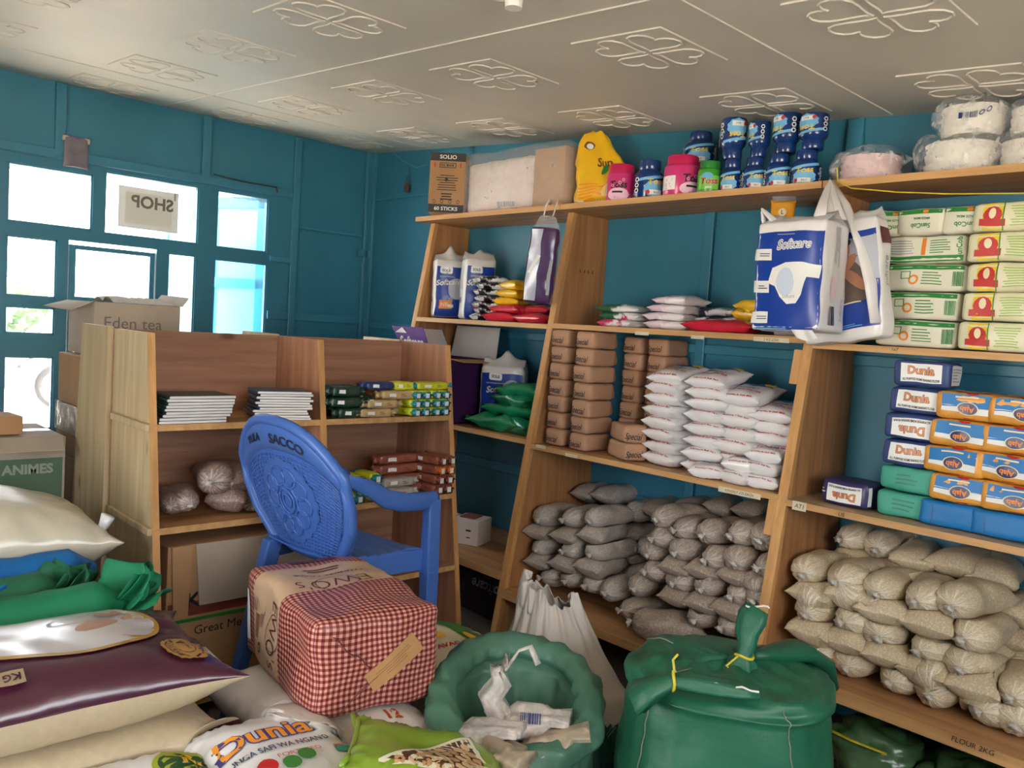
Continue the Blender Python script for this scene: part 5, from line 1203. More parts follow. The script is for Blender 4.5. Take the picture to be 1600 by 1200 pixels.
        mb=MB(); mb.tube([bk(s,.98),bk(s,.7),bk(s,.4),bk(s,.1),Vector((s*.165,BY,SH-.05))],[.016,.022,.026,.028,.028],8,flat=.7); mb.obj('back_support',cb,b,smooth=True)
    return e
chair()
# ================================================================== cartons by the windows
o,sf=carton('carton',.36,.36,.23,card_grey,(.725,-1.75,1.142),0,'open grey-brown tea carton under the windows, topmost of its stack')
deco('print',o,sf('R'),[(txt('Eden tea',.07,-.02,.03,0,0,1,.0,res=0),FL('faded_print',(112,102,92)))],.001)
for q,(a,b,c,d) in enumerate((((-.18,-.19,.23),(.18,-.19,.23),(.16,-.27,.19),(-.15,-.29,.20)),((-.18,.19,.23),(.18,.19,.23),(.17,.22,.27),(-.15,.22,.28)))):
    a,b,c,d=map(Vector,(a,b,c,d)); n_=(b-a).cross(d-a).normalized()*.004; MB().hexa([a,b,c,d,a+n_,b+n_,c+n_,d+n_]).obj('flap',card_grey,o)
MB().grid(lambda u,v:Vector((.17-.30*u,-.1+.26*v,.232+.03*abs(math.sin(v*8+u*6))*(u*(1-u)*4))),10,12).obj('crumpled_paper',card_white,o,smooth=False)
for k,(z,h,x) in enumerate(((.925,.214,.74),(.70,.222,.735),(.47,.228,.74),(.235,.233,.735),(.001,.232,.74))):
    o,sf=carton('carton',.32,.40,h,card,(x,-1.775-.0*k,z),0,'brown carton in the stack under the windows, %s from the top'%ORD[k+1],group='cartons stacked under the windows')
    deco('tape',o,sf('L'),[(rect(.31,.045,.0,-.0,n=1),M('yellow_tape',(210,206,120),.35) if k==0 else brown_tape)],.001)
    deco('tape',o,sf('T'),[(rect(.05,.39,0,0,n=1),brown_tape)],.001)
    if k==1: MB().box(-.17,.15,-.206,-.203,.10,.225).obj('torn_film',clear2,o)
grc=M('green_carton',(86,112,88),.7,.08,6)
o,sf=carton('carton',.42,.62,.84,card_grey,(.93,-2.40,.001),0,'large carton with a green printed side standing at the left before the windows')
it=[(rect(.60,.46,0,.11,n=1),grc),(txt('ANIMES',.05,.18,.30,0,0,1,.04,res=0),FL('faded_print2',(150,160,140))),(disc(.07,.06,.20,.12,16,1),FL('faded_cream',(176,160,130))),(disc(.03,.03,.23,.13,12,1),FL('faded_brown',(96,76,62)))]
deco('print',o,sf('R'),it,.001)
deco('tape',o,sf('T'),[(rect(.06,.61,0,0,n=1),brown_tape)],.001)
a=[Vector(q) for q in ((.21,.05,.84),(.21,.30,.84),(.30,.28,.80),(.30,.07,.80))]; n_=Vector((0,0,.004)); MB().hexa(a+[q+n_ for q in a]).obj('flap',card_grey,o)
o,sf=carton('small_carton',.16,.14,.07,card,(1.0,-2.30,.846),.1,'small brown carton lying on the green printed carton')
# ================================================================== sacks and bales in the foreground
def woven(name,rgb,rough=.5,k=260,var=.10,bump=.35,coat=.1,wr=0,seams=None):
    if name in MATS: return MATS[name]
    t=NT(name); c=lin(rgb)
    n=t.noise(5,4); w1=t.n.new('ShaderNodeTexWave'); w1.inputs['Scale'].default_value=k/2; w1.bands_direction='X'; w2=t.n.new('ShaderNodeTexWave'); w2.inputs['Scale'].default_value=k/2; w2.bands_direction='Z'
    for w in (w1,w2): t.link(t.obj(),w.inputs['Vector']); w.inputs['Distortion'].default_value=.6
    wv=t.math('ADD',w1.outputs['Fac'],w2.outputs['Fac'])
    d=tuple(x*(1-var*2.2) for x in c[:3])+(1,); h=tuple(min(1,x*(1+var)) for x in c[:3])+(1,)
    t.link(t.mix(t.math('MULTIPLY',t.ramp(n,.3,.7),t.ramp(wv,-.6,1.6)),d,h),t.b.inputs['Base Color'])
    t.b.inputs['Roughness'].default_value=rough; t.b.inputs['Coat Weight'].default_value=coat; t.b.inputs['Coat Roughness'].default_value=.3
    hgt=t.math('ADD',t.math('MULTIPLY',wv,.07),t.math('MULTIPLY',t.noise(16,4),2.2)); t.bump(hgt,bump,.006)
    MATS[name]=t.m; return t.m
gsk=woven('green_woven_sack',(32,102,74),.45); gsk2=woven('dark_green_woven_sack',(74,118,96),.5); wsk=woven('white_woven_sack',(216,206,196),.45,var=.05); tiey=FL('yellow_tie',(206,188,50),rough=.4); thread=FL('white_thread',(214,210,200))
crease=FL('sack_seam',(120,124,112))
# ---- big tied green sack
c0=Vector((3.595,-1.25,0)); rz=math.radians(31.8); HS=.60
e=empty('green_sack',c0,rz,'large full green woven sack tied with yellow ties standing in front of the shelving','sack')
def gs(u,v):
    q=2*PI*u; ca,sa=math.cos(q),math.sin(q); ee=.78
    X=math.copysign(abs(ca)**ee,ca); Y=math.copysign(abs(sa)**ee,sa)
    if v<.62: t=v/.62; z=.535*t; r=.93+.09*math.sin(PI*min(1,t*1.02))**.8+.0*t
    else:
        t=(v-.62)/.38; r=(.985)*max(0,math.cos(t*PI/2))**.55 if t<1 else 0; z=.535+.055*math.sin(t*PI/2)**.9
    p=Vector((.252*X*r,.225*Y*r,z))
    k=.010 if v<.62 else .014
    p+=Vector((ca,sa,.6 if v>.6 else .1))*(k*nz((q*1.2,v*7,0),1.6,3)+.004*nz((q*9,v*3,1),1.,5))
    # creases fanning out of the two tied points
    for tx,ty in ((-.135,-.03),(.015,.02),(.05,.06)):
        d=math.hypot(p.x-tx,p.y-ty)
        if v>.5: p.z+=.008*math.exp(-d/.09)*math.sin(math.atan2(p.y-ty,p.x-tx)*7)
    return p
def gn(u,v):
    a=gs(u+.004,v)-gs(u-.004,v); b=gs(u,v+.004)-gs(u,v-.004); n=a.cross(b); return n.normalized() if n.length>1e-12 else Vector((0,0,1))
MB().grid(gs,96,70,closeu=True).obj('body',gsk,e,smooth=True)
Mi=(Matrix.Translation(c0)@Matrix.Rotation(rz,4,'Z')).inverted()
def L(px,py,z): return Mi@at(px,py,'z',z)
def frill(nm,path,rad,flats,mat,par,n=20,wav=.25,seed=1,k=5):
    """a gathered neck of cloth following a path"""
    P=[Vector(p) for p in path]; mb=MB(); N=len(P)
    def fr(i):
        t=(P[min(i+1,N-1)]-P[max(i-1,0)]).normalized(); up=Vector((0,0,1)) if abs(t.z)<.8 else Vector((.6,.8,0)); a=t.cross(up).normalized(); return a,a.cross(t).normalized()
    vs=[];fs=[]
    for i in range(N):
        a,b=fr(i)
        for j in range(n):
            q=2*PI*j/n; r=rad[i]*(1+wav*math.sin(k*q+seed)*(.5+.5*math.sin(i*1.3+seed))); vs.append(P[i]+a*math.cos(q)*r+b*math.sin(q)*r*flats[i])
    for i in range(N-1):
        for j in range(n): fs.append((i*n+j,i*n+(j+1)%n,(i+1)*n+(j+1)%n,(i+1)*n+j))
    fs.append(tuple((N-1)*n+j for j in range(n))); fs.append(tuple(range(n-1,-1,-1)))
    mb.put(vs,fs); return mb.obj(nm,mat,par,smooth=True)
t1=L(1163,1024,.615)
a=Vector((t1.x-.005,t1.y+.005,.555)); top=t1+Vector((.0,.0,.06))
f=frill('tied_corner',[a,a.lerp(t1,.6),t1,t1+Vector((.004,.0,.025)),t1+Vector((.002,.01,.055)),t1+Vector((.012,.015,.09)),t1+Vector((.022,.02,.115))],[.075,.04,.017,.024,.033,.036,.030],[.8,.8,1,.6,.35,.25,.2],gsk,e,wav=.22)
MB().tube([t1+Vector((.021*math.cos(k*PI/6),.019*math.sin(k*PI/6),.004*math.sin(k))) for k in range(13)],.004,6,cap=False).obj('yellow_tie',tiey,e,smooth=True)
MB().tube([t1+Vector((-.015,-.012,0)),t1+Vector((-.04,-.02,-.025)),t1+Vector((-.02,-.03,-.038))],.003,6).obj('tie_end',tiey,e)
MB().tube([t1+Vector((.022,.02,.117))+Vector((.028*math.cos(k*.5),.004,.004*math.sin(k))) for k in range(7)],.0025,5).obj('hem',thread,f)
t2=L(1053,1064,.605); d2=(L(1185,1083,.60)-t2)
f=frill('tied_corner',[t2-d2*.42+Vector((0,.01,-.055)),t2-d2*.2+Vector((0,.005,-.022)),t2,t2+d2*.2,t2+d2*.5,t2+d2*.8,t2+d2],[.065,.040,.018,.026,.029,.030,.026],[.5,.6,1,.7,.6,.5,.4],gsk,e,wav=.2,seed=3)
MB().tube([t2+Vector((.003*math.cos(k),.021*math.cos(k*PI/6),.021*math.sin(k*PI/6))) for k in range(13)],.004,6,cap=False).obj('yellow_tie',tiey,e,smooth=True)
MB().tube([t2+Vector((0,0,.02)),t2+Vector((-.006,.008,.045)),t2+Vector((.004,.012,.058))],.003,6).obj('tie_end',tiey,e)
MB().tube([t2+d2*(.4+.1*k)+Vector((0,-.018,.012+.004*math.sin(k*2))) for k in range(7)],.0028,5).obj('hem',thread,f)
t3=L(1182,1024,.605); d3=L(1265,1014,.58)-t3
frill('folded_corner',[t3-d3*.05,t3+d3*.15,t3+d3*.45,t3+d3*.8,t3+d3*1.12+Vector((0,0,-.03)),t3+d3*1.3+Vector((0,0,-.10))],[.012,.020,.038,.055,.060,.05],[.9,.7,.55,.45,.4,.4],gsk,e,wav=.10,seed=6,k=8)
for u0,v0,u1,v1 in ((.62,.05,.645,.93),(.86,.05,.82,.75),(.40,.55,.44,.9)): 
    mb=MB(); mb.tube([gs(u0+(u1-u0)*k/30,v0+(v1-v0)*k/30)+gn(u0+(u1-u0)*k/30,v0+(v1-v0)*k/30)*.0015+Vector((.0012*(-1)**k,0,0)) for k in range(31)],.0018,5); mb.obj('stitched_seam',crease,e,smooth=True)
# ---- white sack with open crumpled mouth
cw=Vector((2.84,-1.05,0)); rz=math.radians(42); zt=at(880,902,'y',-1.05).z-.035
e=empty('white_sack',cw,rz,'white woven sack with a crumpled open mouth standing behind the open green sack','sack')
def ws(u,v):
    q=2*PI*u; ca,sa=math.cos(q),math.sin(q)
    t=v; s_=max(0,(t-.38)/.62); rx=.232+.02*math.sin(min(1,t/.4)*PI)-.150*s_**.75; ry=.165-.125*s_**.9
    zz=zt*t*(1 if t<.8 else 1)-(.055*max(0,ca+.1)*max(0,(t-.7)/.3))
    pl=(.010*s_)*math.sin(15*q+2*math.sin(3*t))+.006*s_*math.sin(27*q+4)
    p=Vector((rx*ca-.03*s_,ry*sa,zz)); n=Vector((ca/rx,sa/ry,0)).normalized()
    return p+n*(pl+.010*nz((q*2,t*4,0),1.3,4))+Vector((0,0,.045*nz((q*1.5,0,2),1.5,9)*s_**3+.03*s_**4*math.cos(2*q)))
b=MB().grid(ws,110,46,closeu=True).obj('body',wsk,e,smooth=True,solid=-.0015)
mb=MB(); mb.grid(lambda u,v:(lambda p:Vector((p.x*1.04,p.y*1.25-.004-.008*v,p.z-.075*v+.006*math.sin(u*21)*v)))(ws(.50+.22*u,1.0)),20,8); mb.obj('turned_rim',wsk,b,smooth=True,solid=-.001)
# ---- open green sack with rolled rim
co=Vector((3.185,-1.575,0)); e=empty('open_sack',co,math.radians(46.5),'open green woven sack with a thick rolled rim, full of clear plastic bags','sack')
def rimz(q): return .455+.065*math.sin(q)   # local +y is away from the camera
def os_(u,v):
    q=2*PI*u; ca,sa=math.cos(q),math.sin(q); zr=rimz(q)
    if v<.45: t=v/.45; r=.185+.02*math.sin(PI*t); z=(zr-.05)*t
    elif v<.8:
        a=PI*1.15*(v-.45)/.35; r=.170-.040*math.cos(a); z=zr-.05+.046*math.sin(a)+.01; r+=.020
    else: t=(v-.8)/.2; r=.150-.035*t; z=zr-.065-.16*t
    w=1+.05*nz((ca*2,sa*2,v*3),1.6,2); p=Vector((r*ca*w*1.02,r*sa*w,z))
    return p+Vector((ca,sa,.7))*(.013*nz((ca*3,sa*3,v*9),1.5,8)+.0025*math.sin(19*q+v*14)*(.4+.6*(v>.45)))
MB().grid(os_,90,60,closeu=True).obj('body',gsk2,e,smooth=True)
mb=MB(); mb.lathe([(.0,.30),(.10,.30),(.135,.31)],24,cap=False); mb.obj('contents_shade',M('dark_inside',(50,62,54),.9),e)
sf=lambda x,y:(lambda p,n:(p,n))(os_(.30+x/1.3,.62-y/.6),(lambda a,b:(a.cross(b)).normalized())(os_(.302+x/1.3,.62-y/.6)-os_(.298+x/1.3,.62-y/.6),os_(.30+x/1.3,.622-y/.6)-os_(.30+x/1.3,.618-y/.6)))
deco('print',e,sf,[(rect(.05,.10,0,-.02,res=.01),M('dull_white',(170,176,168),.6)),(disc(.012,None,.0,.015,14,1,inner=.6),NV),(bars(.035,.04,0,-.03,n=8),NV)],.004)
MB().tube([Vector((-.19,.03,.46)),Vector((-.205,.0,.40)),Vector((-.21,-.02,.33))],.004,6).obj('yellow_string',tiey,e)
def crumple(nm,size,mat,par,loc,rot,seed,amp=.35,n=(44,30)):
    def fn(u,v):
        q=2*PI*u; t=PI*v; d=Vector((math.sin(t)*math.cos(q),math.sin(t)*math.sin(q),math.cos(t)))
        r=1+amp*(abs(noise.noise(d*1.7+Vector((seed*3.1,0,0))))*2.4-.5)+amp*.30*abs(noise.noise(Vector((d.x*7,d.y*7,d.z*2.2))+Vector((0,seed*2.7,0))))
        return Vector((d.x*size[0]*r,d.y*size[1]*r,d.z*size[2]*r))
    return MB().grid(fn,n[0],n[1],closeu=True).obj(nm,mat,par,loc,rot,smooth=True)
bagf=film('carrier_bag_film',(226,214,204),.58,.22,26,1.0,.5); bagf2=film('carrier_bag_cream',(214,190,164),.66,.3,26,1.0,.4)
BGS=(((772,1100,.43),(0,0,.11),.040,bagf,'clear plastic bag standing upright inside the open green sack'),((735,1150,.385),(.10,.03,.05),.045,bagf,'crumpled clear plastic bag in the left of the open green sack'),((805,1128,.39),(.09,.06,.03),.050,bagf,'crumpled clear bag with a bar code, right side of the open sack'),((770,1185,.37),(.10,-.03,.05),.050,bagf2,'cream tinted plastic bag at the front of the open green sack'),((835,1180,.355),(.06,.08,.06),.045,bagf2,'second cream plastic bag, lying lower at the front of the open sack'))
for k,(pt,dv,rd,mt,lab) in enumerate(BGS):
    p=at(pt[0],pt[1],'z',pt[2]); d=Vector(dv); e2=empty('plastic_bag',p,.0,lab,'plastic bag','plastic bags in the open sack'); side=Vector((.02,.015,.0))
    P_=[d*-.35,d*-.15+side*.5,d*.2+side*-.4,d*.55+side*.6,d*.85,d*1.05+side]
    frill('film_body',P_,[rd*.75,rd*1.1,rd*1.15,rd*.95,rd*.62,rd*.95],[.8,.75,.7,.65,.6,.3],mt,e2,n=44,wav=.26,seed=k+2,k=6)
    for q in (() if k else (1,)): MB().tube([P_[4]+side*q,P_[5]+side*q*1.2+Vector((0,0,.03)),P_[5]+side*q*2+Vector((.01*q,0,.045)),P_[5]+side*q*2.6+Vector((.02*q,0,.005))],[rd*.35,rd*.25,rd*.2,rd*.22],8,flat=.35).obj('handle',mt,e2,smooth=True)
    if k==2: deco('print',e2,plane_surf(d*.35+Vector((.045,-.045,.035)),(1,1,0),(-.4,.4,.9)),[(bars(.05,.025,0,0,n=10),NV)],.002)
p=at(955,1165,'z',.30); o=crumple('net_sack',(.06,.07,.15),M('dark_green_net',(46,84,70),.8,.3,60,.6,120),None,(p.x-.06,p.y+.06,.16),(0,0,.4),21,.25); prop(o,'dark green frayed net sack squeezed between the open sack and the big green sack','sack')
for k in range(9):
    r=random.Random(k); q=Vector((r.uniform(-.05,.05),r.uniform(-.05,.0),.12)); 
    if k<5: MB().tube([q,q+Vector((r.uniform(-.03,.03),-.02,.05)),q+Vector((r.uniform(-.05,.05),-.03,.02))],.0012,4).obj('loose_strand',M('strand',(150,160,150),.7),o)
# ---- checked bale
def check_mat():
    t=NT('checked_paper'); uv=t.n.new('ShaderNodeTexCoord'); s=t.n.new('ShaderNodeSeparateXYZ'); t.link(uv.outputs['UV'],s.inputs[0])
    P=.0145
    a=t.ramp(t.math('SINE',t.math('MULTIPLY',s.outputs[0],2*PI/P)),-.15,.15); b=t.ramp(t.math('SINE',t.math('MULTIPLY',s.outputs[1],2*PI/P)),-.15,.15)
    g=t.math('MULTIPLY',t.math('ADD',a,b),.5)
    lo,mi,hi=lin((96,32,34)),lin((160,84,76)),lin((214,160,142))
    c1=t.mix(t.ramp(g,0,.5),lo,mi); chk=t.mix(t.ramp(g,.5,1),c1,hi)
    so=t.n.new('ShaderNodeSeparateXYZ'); t.link(t.obj(),so.inputs[0])
    x=so.outputs[0]; band=t.math('MULTIPLY',t.math('GREATER_THAN',x,-.165),t.math('LESS_THAN',x,.03))
    tanv=t.mix(t.ramp(t.noise(7,3),.3,.7),lin((196,160,128)),lin((214,182,150)))
    t.link(t.mix(band,chk,tanv),t.b.inputs['Base Color']); t.b.inputs['Roughness'].default_value=.42; t.b.inputs['Coat Weight'].default_value=.12; t.b.inputs['Coat Roughness'].default_value=.25; t.b.inputs['Specular IOR Level'].default_value=.3
    t.bump(t.noise(11,4),.5,.012); return t.m
BZ=.415; s=Soft(.52,.34,.25,.026,(.008,.008,.006),.012,9,4,(26,20,16)); bl=s.obj('flour_bale',check_mat(),None,(2.755,-1.845,BZ-.012),math.radians(-8)); prop(bl,'red checked paper bale with a tan band lying on the sacks beside the chair','bale')
EW=FL('bale_ink',(104,52,48))
def ewo(sc,cx,cy,rot): 
    out=[txt("EWO's",.075*sc,0,0,0,0,1,-.01,.02),disc(.062*sc,.048*sc,-.012*sc,0,28,1,inner=.95)]
    return xf(join(out),cx,cy,rot)
deco('top_print',bl,s.surf('T'),[(ewo(.95,-.0,-.02,-PI/2),EW),(textlines(2,.13,.03,-.125,.0,-PI/2,seed=3,left=False,lh=.45),EW),(xf(txt('ATTA MARK 1 FLOUR',.020,0,0,0,0,1,.02,.02),-.075,.0,-PI/2),EW),(xf(textlines(1,.15,.05,0,0,seed=2,lh=.5),-.205,.0,-PI/2),EW)],.002)
deco('side_print',bl,s.surf('F'),[(ewo(.85,-.005,.0,-PI/2),EW),(bars(.035,.06,-.125,.0,PI/2*0,n=8),EW),(textlines(7,.06,.03,-.09,.03,PI/2,seed=4),EW),(disc(.014,None,-.085,-.05,14,1,inner=.5),K_),(textlines(6,.05,.04,-.15,.06,PI/2,seed=7),EW),(xf(textlines(1,.15,.05,0,0,seed=2,lh=.5),-.215,.0,PI/2),W_)],.002)
deco('end_label',bl,s.surf('R'),[(xf(rect(.155,.062),.035,.0,.62),M('tan_label',(196,146,96),.5)),(xf(textlines(4,.11,.03,0,0,seed=2,left=False),.035,.0,.62),M('tan_label_print',(168,118,80),.6))],.003)
mb=MB(); sr=s.surf('R'); mb.tube([sr(-.13+.008*k,.09-.0075*k+.004*math.sin(k))[0]+Vector((.002,0,0)) for k in range(13)],.0016,5).tube([sr(-.10+.009*k,-.10+.007*k)[0]+Vector((.002,0,0)) for k in range(11)],.0016,5); mb.obj('fold_edges',EW,bl,smooth=True)
# ---- sacks lying flat: base layer first
PS=[bl]
def psack(nm,L_,W_s,T_,mat,loc,rot,label,mat2=None,seed=1,**k):
    s=Pillow(L_,W_s,T_,k.pop('p',2.8),k.pop('pin',.04),k.pop('amp',.012),7,seed,k.pop('low',.5),None,k.pop('wr',.02),k.pop('ears',.07)); o=s.obj(nm,mat,None,loc,rot,nu=56,nv=44,mat2=mat2); prop(o,label,'sack'); PS.append(o); return s,o
psack('flour_sack',.54,.40,.27,wsk,(2.77,-1.93,.001),math.radians(-4),'full white sack lying on the floor under the checked bale',seed=3,p=4)
psack('flour_sack',.42,.44,.27,wsk,(2.76,-1.48,.001),math.radians(2),'full white sack lying on the floor under the maize sack',seed=4,p=4)
psack('flour_sack',.95,.50,.285,wsk,(3.14,-2.42,.001),math.radians(88),'full white sack at the bottom of the pile nearest the camera',seed=5,p=4)
s,o=psack('printed_sack',.60,.42,.15,wsk,(2.81,-1.92,.268),math.radians(-6),'white sack with red print directly under the checked bale',seed=6)
def loc2(o,px,py,z): return (Matrix.Translation(o.location)@o.rotation_euler.to_matrix().to_4x4()).inverted()@at(px,py,'z',z)
q=loc2(o,600,1092,.41); deco('print',o,s.surf(),[(xf(join([disc(.012,.006,.016*k,.010*(k%2),10,2,rot=.5) for k in range(5)]),q.x,q.y,PI/2),RD),(xf(txt('12',.05,0,0,0,0,1,.03),q.x+.07,q.y-.01,PI/2),FL('rust_print',(176,70,40)))],.002)
nyg=M('maize_sack_green',(72,124,46),.4,.12,8,.3,14,coat=.3)
s,o=psack('maize_sack',.46,.43,.15,M('maize_sack_cream',(226,216,178),.4,.05,8,.3,14,coat=.3),(2.745,-1.475,.268),math.radians(3),'printed cream and green maize flour sack lying between chair and white sack',seed=7)
it=[(rect(.49,.10,.0,.160),nyg),(xf(poly([(-.2,-.04),(.22,-.05),(.28,.02),(.1,.035),(-.05,.01),(-.24,.03)],.03),.0,.11,0,.85),FL('leaf_green',(58,128,50))),(rect(.08,.40,.20,0),nyg)]
q=loc2(o,700,1010,.41); it+=[(xf(txt('NYAVAGANA',.034,0,0,0,0,.85,.03,.02),q.x+.02,q.y,PI*.40),RD),(disc(.030,.022,q.x-.06,q.y+.01,14,2),FL('maize_yellow',(232,180,40))),(disc(.03,.018,q.x-.02,q.y+.11,14,2),FL('maize_yellow',(232,180,40))),(disc(.028,.02,q.x+.09,q.y-.03,14,2),FL('carrot',(226,120,50))),(xf(textlines(2,.08,.03,0,0),q.x-.10,q.y-.02,PI*.4),GR)]
deco('print',o,s.surf(),it,.002)
# ---- maroon rice sacks
mar=M('maroon_film',(74,26,48),.28,.10,8,.35,18,coat=.55); ricem=M('rice_in_clear_film',(196,178,148),.45,.06,60,.2,60,coat=.25)
gold=FL('gold_print',(180,136,56),rough=.35); foil=FL('foil_white',(206,202,204),rough=.25,coat=.4)
rice=[]
for k,z in enumerate((.001,.150,.300,.452)):
    top=k==3
    s,o=psack('rice_sack',.90,.47,.158,mar if k%2 else ricem,(2.60+(.0,.0,.03,.03)[k],-2.635,z),math.radians((91,92,88,87)[k]),'maroon rice sack, %s'%('lowest of the stack on the floor','second from the floor','third from the floor, tan side up','topmost of the stack with a gold seal')[k],mat2=ricem if k%2 else mar,seed=k+11,amp=.010,wr=.010,p=3.6); rice.append((s,o))
s,o=rice[3]; zt=.59
def HV(px,py): return Vector(hit(s,o,px,py,zt)+(0,))
q=HV(95,985); b_=HV(262,985); ell=abs(b_.x-q.x); q.y=min(q.y,.085)
it=[(disc(ell,.165,q.x,q.y+.005,48,8),gold),(disc(ell*.955,.150,q.x,q.y+.005,48,8),foil)]
fishm=FL('fish_print',(180,140,116)); 
it+=[(disc(.06,.025,q.x+ell*.35,q.y-.0,20,3,rot=.5),fishm),(poly([(0,0),(.05,.035),(.04,0),(.055,-.03)],.03),fishm)]; it[-1]=(xf(it[-1][0],q.x+ell*.62,q.y+.03,.4),fishm)
it+=[(disc(.07,.03,q.x+ell*.2,q.y+.05,24,1,inner=.9,rot=.3),GY),(disc(.05,.03,q.x+ell*.5,q.y+.07,24,1,inner=.9,rot=-.3),GY),(rect(.12,.003,q.x+ell*.55,q.y+.06,.3),GY),(rect(.10,.003,q.x+ell*.05,q.y+.05,.2),GY),(xf(poly([(0,0),(.02,.03),(.05,.015),(.07,.04),(.08,.0),(.04,-.01)],.03),q.x+ell*.35,q.y+.05,.2),FL('fish_print2',(150,110,90)))]
q=HV(290,1014); it+=[(disc(.050,None,q.x,q.y,40,3,star=.06),gold),(disc(.043,None,q.x,q.y,30,1,inner=.93),mar),(disc(.026,None,q.x,q.y,24,1,inner=.92),mar)]
r0=.0345
for i,ch in enumerate('PAKISTAN   PAKISTAN   '):
    if ch==' ': continue
    a=PI*1.25-i*2*PI/25; it.append((xf(txt(ch,.012,0,0,0,0,1,.03,.02),q.x+r0*math.cos(a),q.y+r0*math.sin(a),a-PI/2),mar))
it+=[(xf(txt('EXTRA LONG',.011,0,0,0,0,1,.03,.02,w=.040),q.x,q.y,-PI/2+.2),mar)]
q=HV(18,1068); it+=[(xf(rect(.05,.035),q.x,q.y),FL('tan_patch',(160,140,110))),(xf(txt('KG',.022,0,0,0,0,1,.03,.02),q.x,q.y,PI),mar)]
deco('print',o,s.surf(),it,.004)
MB().hexa([(.40,-.02,.075),(.47,-.05,.055),(.475,.09,.05),(.41,.10,.075),(.40,-.02,.080),(.47,-.05,.060),(.475,.09,.055),(.41,.10,.080)]).obj('end_flap',mar,o)
s2,o2=rice[2]; deco('print',o2,s2.surf(-1),[(disc(.05,.03,.33,-.12,20,2),gold),(textlines(3,.08,.04,.36,.1),gold)],.002)
o_=deco('white_tag',o,plane_surf((.455,-.10,.045),(0,1,0),(.35,0,.9)),[(rect(.15,.05,.02,0,n=2),W_),(txt('Certified',.016,.0,.008,0,.2,1,.0,.03),K_),(textlines(1,.1,.02,.02,-.012,lh=.5),K_)],.001)
# ---- Dunia sack, its neighbour, and the chickpea bag
s,o=psack('dunia_sack',.42,.32,.15,poly_white,(3.05,-2.16,.285),math.radians(-3),'white flour sack lettered Dunia lying in front of the checked bale',seed=21,amp=.012,wr=.03,p=3.2)
def dl(px,py): return hit(s,o,px,py,.42)
x,y=dl(412,1145); ang=PI/2-.0
it=[(xf(txt('Dunia',.085,0,0,0,0,1,.06,.02,w=.225),x,y,ang),FL('print_violet2',(70,66,130))),(xf(txt('Dunia',.085,0,0,0,0,1,.02,.02,w=.215),x,y,ang),FL('dunia_orange',(238,150,40)))]
x,y=dl(438,1166); it+=[(xf(txt('UNGA SAFI WA NGANO',.027,0,0,0,0,1,.02,.02,w=.23),x,y,ang),FL('slate_print',(74,78,96)))]
x,y=dl(462,1176); it+=[(xf(txt('FORTIFIED',.020,0,0,0,0,1,.0,.02,w=.10),x,y+.01,ang),FL('salmon_print',(206,110,80)))]
x,y=dl(545,1168); it+=[(xf(rect(.06,.02),x,y,ang),FL('teal_print',(60,150,150))),(xf(rect(.06,.008),x-.02,y,ang+.2),OR)]
x,y=dl(440,1192); it+=[(disc(.022,None,x,y-.03,14,2),RD),(disc(.02,None,x+.01,y+.02,14,2),FL('leaf_green',(58,128,50))),(disc(.02,None,x-.005,y+.06,14,2),FL('leaf_green',(58,128,50)))]
deco('print',o,s.surf(),it,.002)
s,o=psack('printed_sack',.50,.40,.145,poly_white,(3.045,-2.535,.285),math.radians(84),'white sack with a green and yellow oval at the bottom left corner of the pile',seed=23,amp=.014,wr=.03,p=3.2)
def dl(px,py): return hit(s,o,px,py,.42)
x,y=dl(318,1192); it=[(disc(.10,.07,x-.01,y-.02,30,4,star=.0),FL('lime_print',(168,178,50))),(disc(.088,.060,x-.01,y-.02,30,4),FL('deep_green',(36,84,44))),(xf(txt('RAS',.055,0,0,0,0,1,.03,.02),x,y-.005,-.0),FL('maize_yellow',(232,180,40)))]
x2,y2=dl(190,1165); it+=[(xf(poly([(-.02,-.03),(.0,.03),(.02,.01),(.035,.03),(.03,-.03)],.03),x2,y2,.5),FL('deep_green2',(40,70,50))),(disc(.012,None,x2-.05,y2+.02,10,1,inner=.6),GR)]
deco('print',o,s.surf(),it,.002)
lim=M('lime_bag_film',(128,158,44),.3,.15,8,.4,16,coat=.5)
s=Pillow(.36,.30,.10,2.8,.05,.016,9,31,.5,None,.03,.08); c=at(640,1165,'z',.45)
o=s.obj('chickpea_bag',lim,None,c+Vector((.05,.0,-.075)),Euler((math.radians(-6),math.radians(14),math.radians(50))),nu=44,nv=36); prop(o,'lime green printed bag with a picture of chickpeas, in front of the open sack','bag')
CK=.0
it=[(poly([(-.12,-.12),(.17,-.13),(.08,.09)],.02),FL('print_cream2',(226,220,190))),(poly([(-.10,-.110),(.155,-.12),(.075,.072)],.02),FL('nut_dark',(92,60,36)))]
r=random.Random(6); nut1,nut2=FL('chickpea',(198,150,104)),FL('chickpea_light',(216,176,132)); n=0
for j in range(9):
    for i in range(10):
        x=-.10+.028*i+(.014 if j%2 else 0); y=-.108+.0225*j; t=(y+.12)/.19
        if -.10+.175*t+.012<x<.155-.08*t-.010 and t<.97: it.append((disc(.0135,.0115,x,y,9,2,rot=r.uniform(0,3)),nut1 if (i+j)%2 else nut2))
o2=deco('picture',o,s.surf(),it,.002,step=.00006)
MB().tube([s.P(-.98,-.9+.18*k,1)+Vector((.0,0,.004)) for k in range(11)],.006,6).obj('rolled_hem',lim,o,smooth=True)
PS.append(o)
settle(PS,3.4,2)
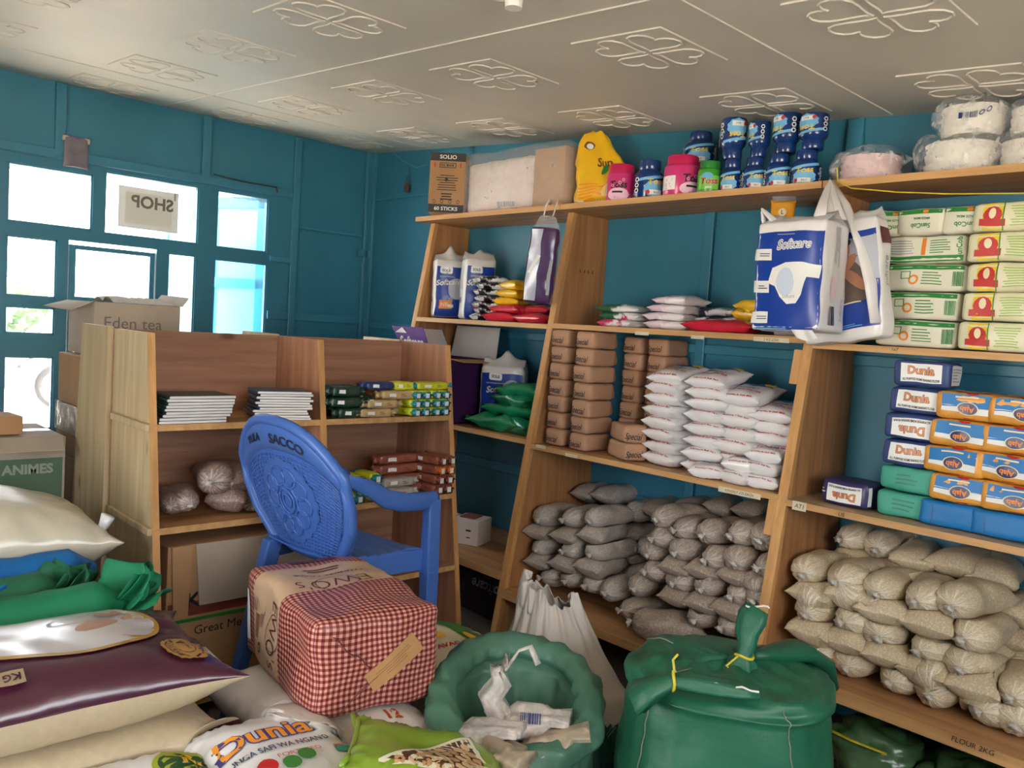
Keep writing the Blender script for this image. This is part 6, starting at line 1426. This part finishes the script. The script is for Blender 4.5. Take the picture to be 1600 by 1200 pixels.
# ---- left side: base carton, rolls and the big translucent sack
o,sf=carton('carton',.86,.70,.46,card,(1.93,-2.66,.001),0,'large brown carton under the cloth rolls and the big pale sack')
def roll(nm,mat,x,y0,y1,z,r_,label,ruf=None,bow=None):
    e=empty(nm,(x,(y0+y1)/2,z),0,label,'roll'); L_=y1-y0
    def fn(u,v):
        q=2*PI*u; k=1 if .06<v<.90 else .75 if v<=.06 else max(.30,1-(v-.90)/.10*.75); rr=r_*k*(1+.05*nz((math.cos(q),math.sin(q),v*9),2,x)); return Vector((rr*math.cos(q),-L_/2+L_*v,rr*math.sin(q)+.008*math.sin(v*7)))
    mb=MB(); mb.grid(fn,28,30,closeu=True); mb.f.append(tuple(range(27,-1,-1))); mb.mi.append(0); b=mb.obj('body',mat,e,smooth=True)
    if ruf:
        n,ln=ruf; rr=random.Random(int(x*100))
        for k in range(n):
            a=2*PI*k/n+rr.uniform(-.3,.3); el=rr.uniform(.2,1.1); d=Vector((math.cos(a)*math.sin(el+.35),math.cos(el)*.9,abs(math.sin(a))*math.sin(el+.35)+.15)).normalized(); s_=d.cross(Vector((0,0,1))).normalized(); nn=s_.cross(d)
            def lf(u,v): w=(.018+.05*math.sin(PI*min(1,v*1.0)*.72)); return Vector((0,L_/2-.012,.0))+d*ln*v*rr_k+s_*(2*u-1)*w+nn*(.020*abs(2*u-1)**1.5*(1 if k%2 else -1)+.025*v*v)
            rr_k=rr.uniform(.7,1.1); MB().grid(lf,8,6).obj('ruffle',mat,b,smooth=True,solid=.0015)
    if bow:
        bm=bow[1]
        for k in range(5):
            a=2*PI*k/5; d=Vector((math.cos(a)*.8,math.sin(a),.55)).normalized(); s_=d.cross(Vector((0,0,1))).normalized()
            MB().grid(lambda u,v:Vector((0,bow[0],r_*.98))+d*.055*v+s_*(2*u-1)*.022*math.sin(PI*min(1,v+.15))+Vector((0,0,.01*(2*u-1)**2)),6,5).obj('ribbon',bm,b,smooth=True,solid=.001)
    return e
grn=M('green_nonwoven',(20,124,84),.75,.06,20,.15,90); grn2=M('dark_green_nonwoven',(30,100,66),.75,.06,20,.15,90); blu=M('blue_nonwoven',(14,106,176),.7,.05,20,.15,90)
roll('fabric_roll',grn,2.305,-2.98,-2.25,.540,.076,'bright green cloth roll with a ruffled end, next to the maroon rice sacks',(11,.12),(.03,blu))
roll('fabric_roll',grn2,2.145,-2.98,-2.36,.541,.076,'darker green cloth roll lying between the bright green and the blue roll',(9,.10),(-.02,blu))
roll('fabric_roll',blu,1.985,-2.98,-2.23,.548,.080,'blue cloth roll lying beside the big pale sack')
palem=M('pale_clear_sack',(206,196,172),.3,.06,10,.4,14,coat=.5); 
s,o=psack('pale_sack',.94,.50,.31,palem,(1.68,-2.63,.465),math.radians(88),'big pale translucent sack lying against the island end',seed=41,amp=.012,wr=.03,p=2.6)
frill('tied_corner',[(.42,-.12,.15),(.45,-.155,.17),(.465,-.17,.19),(.475,-.18,.225)],[.05,.022,.016,.022],[.6,.8,.8,.6],poly_white,o,wav=.2)
# ---- bundles on the floor under the right bay
for k,(x,y) in enumerate(((3.62,-.36),(3.92,-.33))):
    o=crumple('polythene_bundle',(.15,.13,.09),M('olive_polythene',(70,104,64),.35,.2,10,.5,24,coat=.4),None,(x,y,.095),(0,0,k),k+40,.22); prop(o,'olive green polythene bundle on the floor under the right bay, %s'%('nearer the upright','at the right edge')[k],'bundle')
    MB().tube([(-.12,-.10,.05),(-.02,-.135,.06),(.08,-.11,.05)],.008,6,flat=.4).obj('yellow_band',tiey,o)
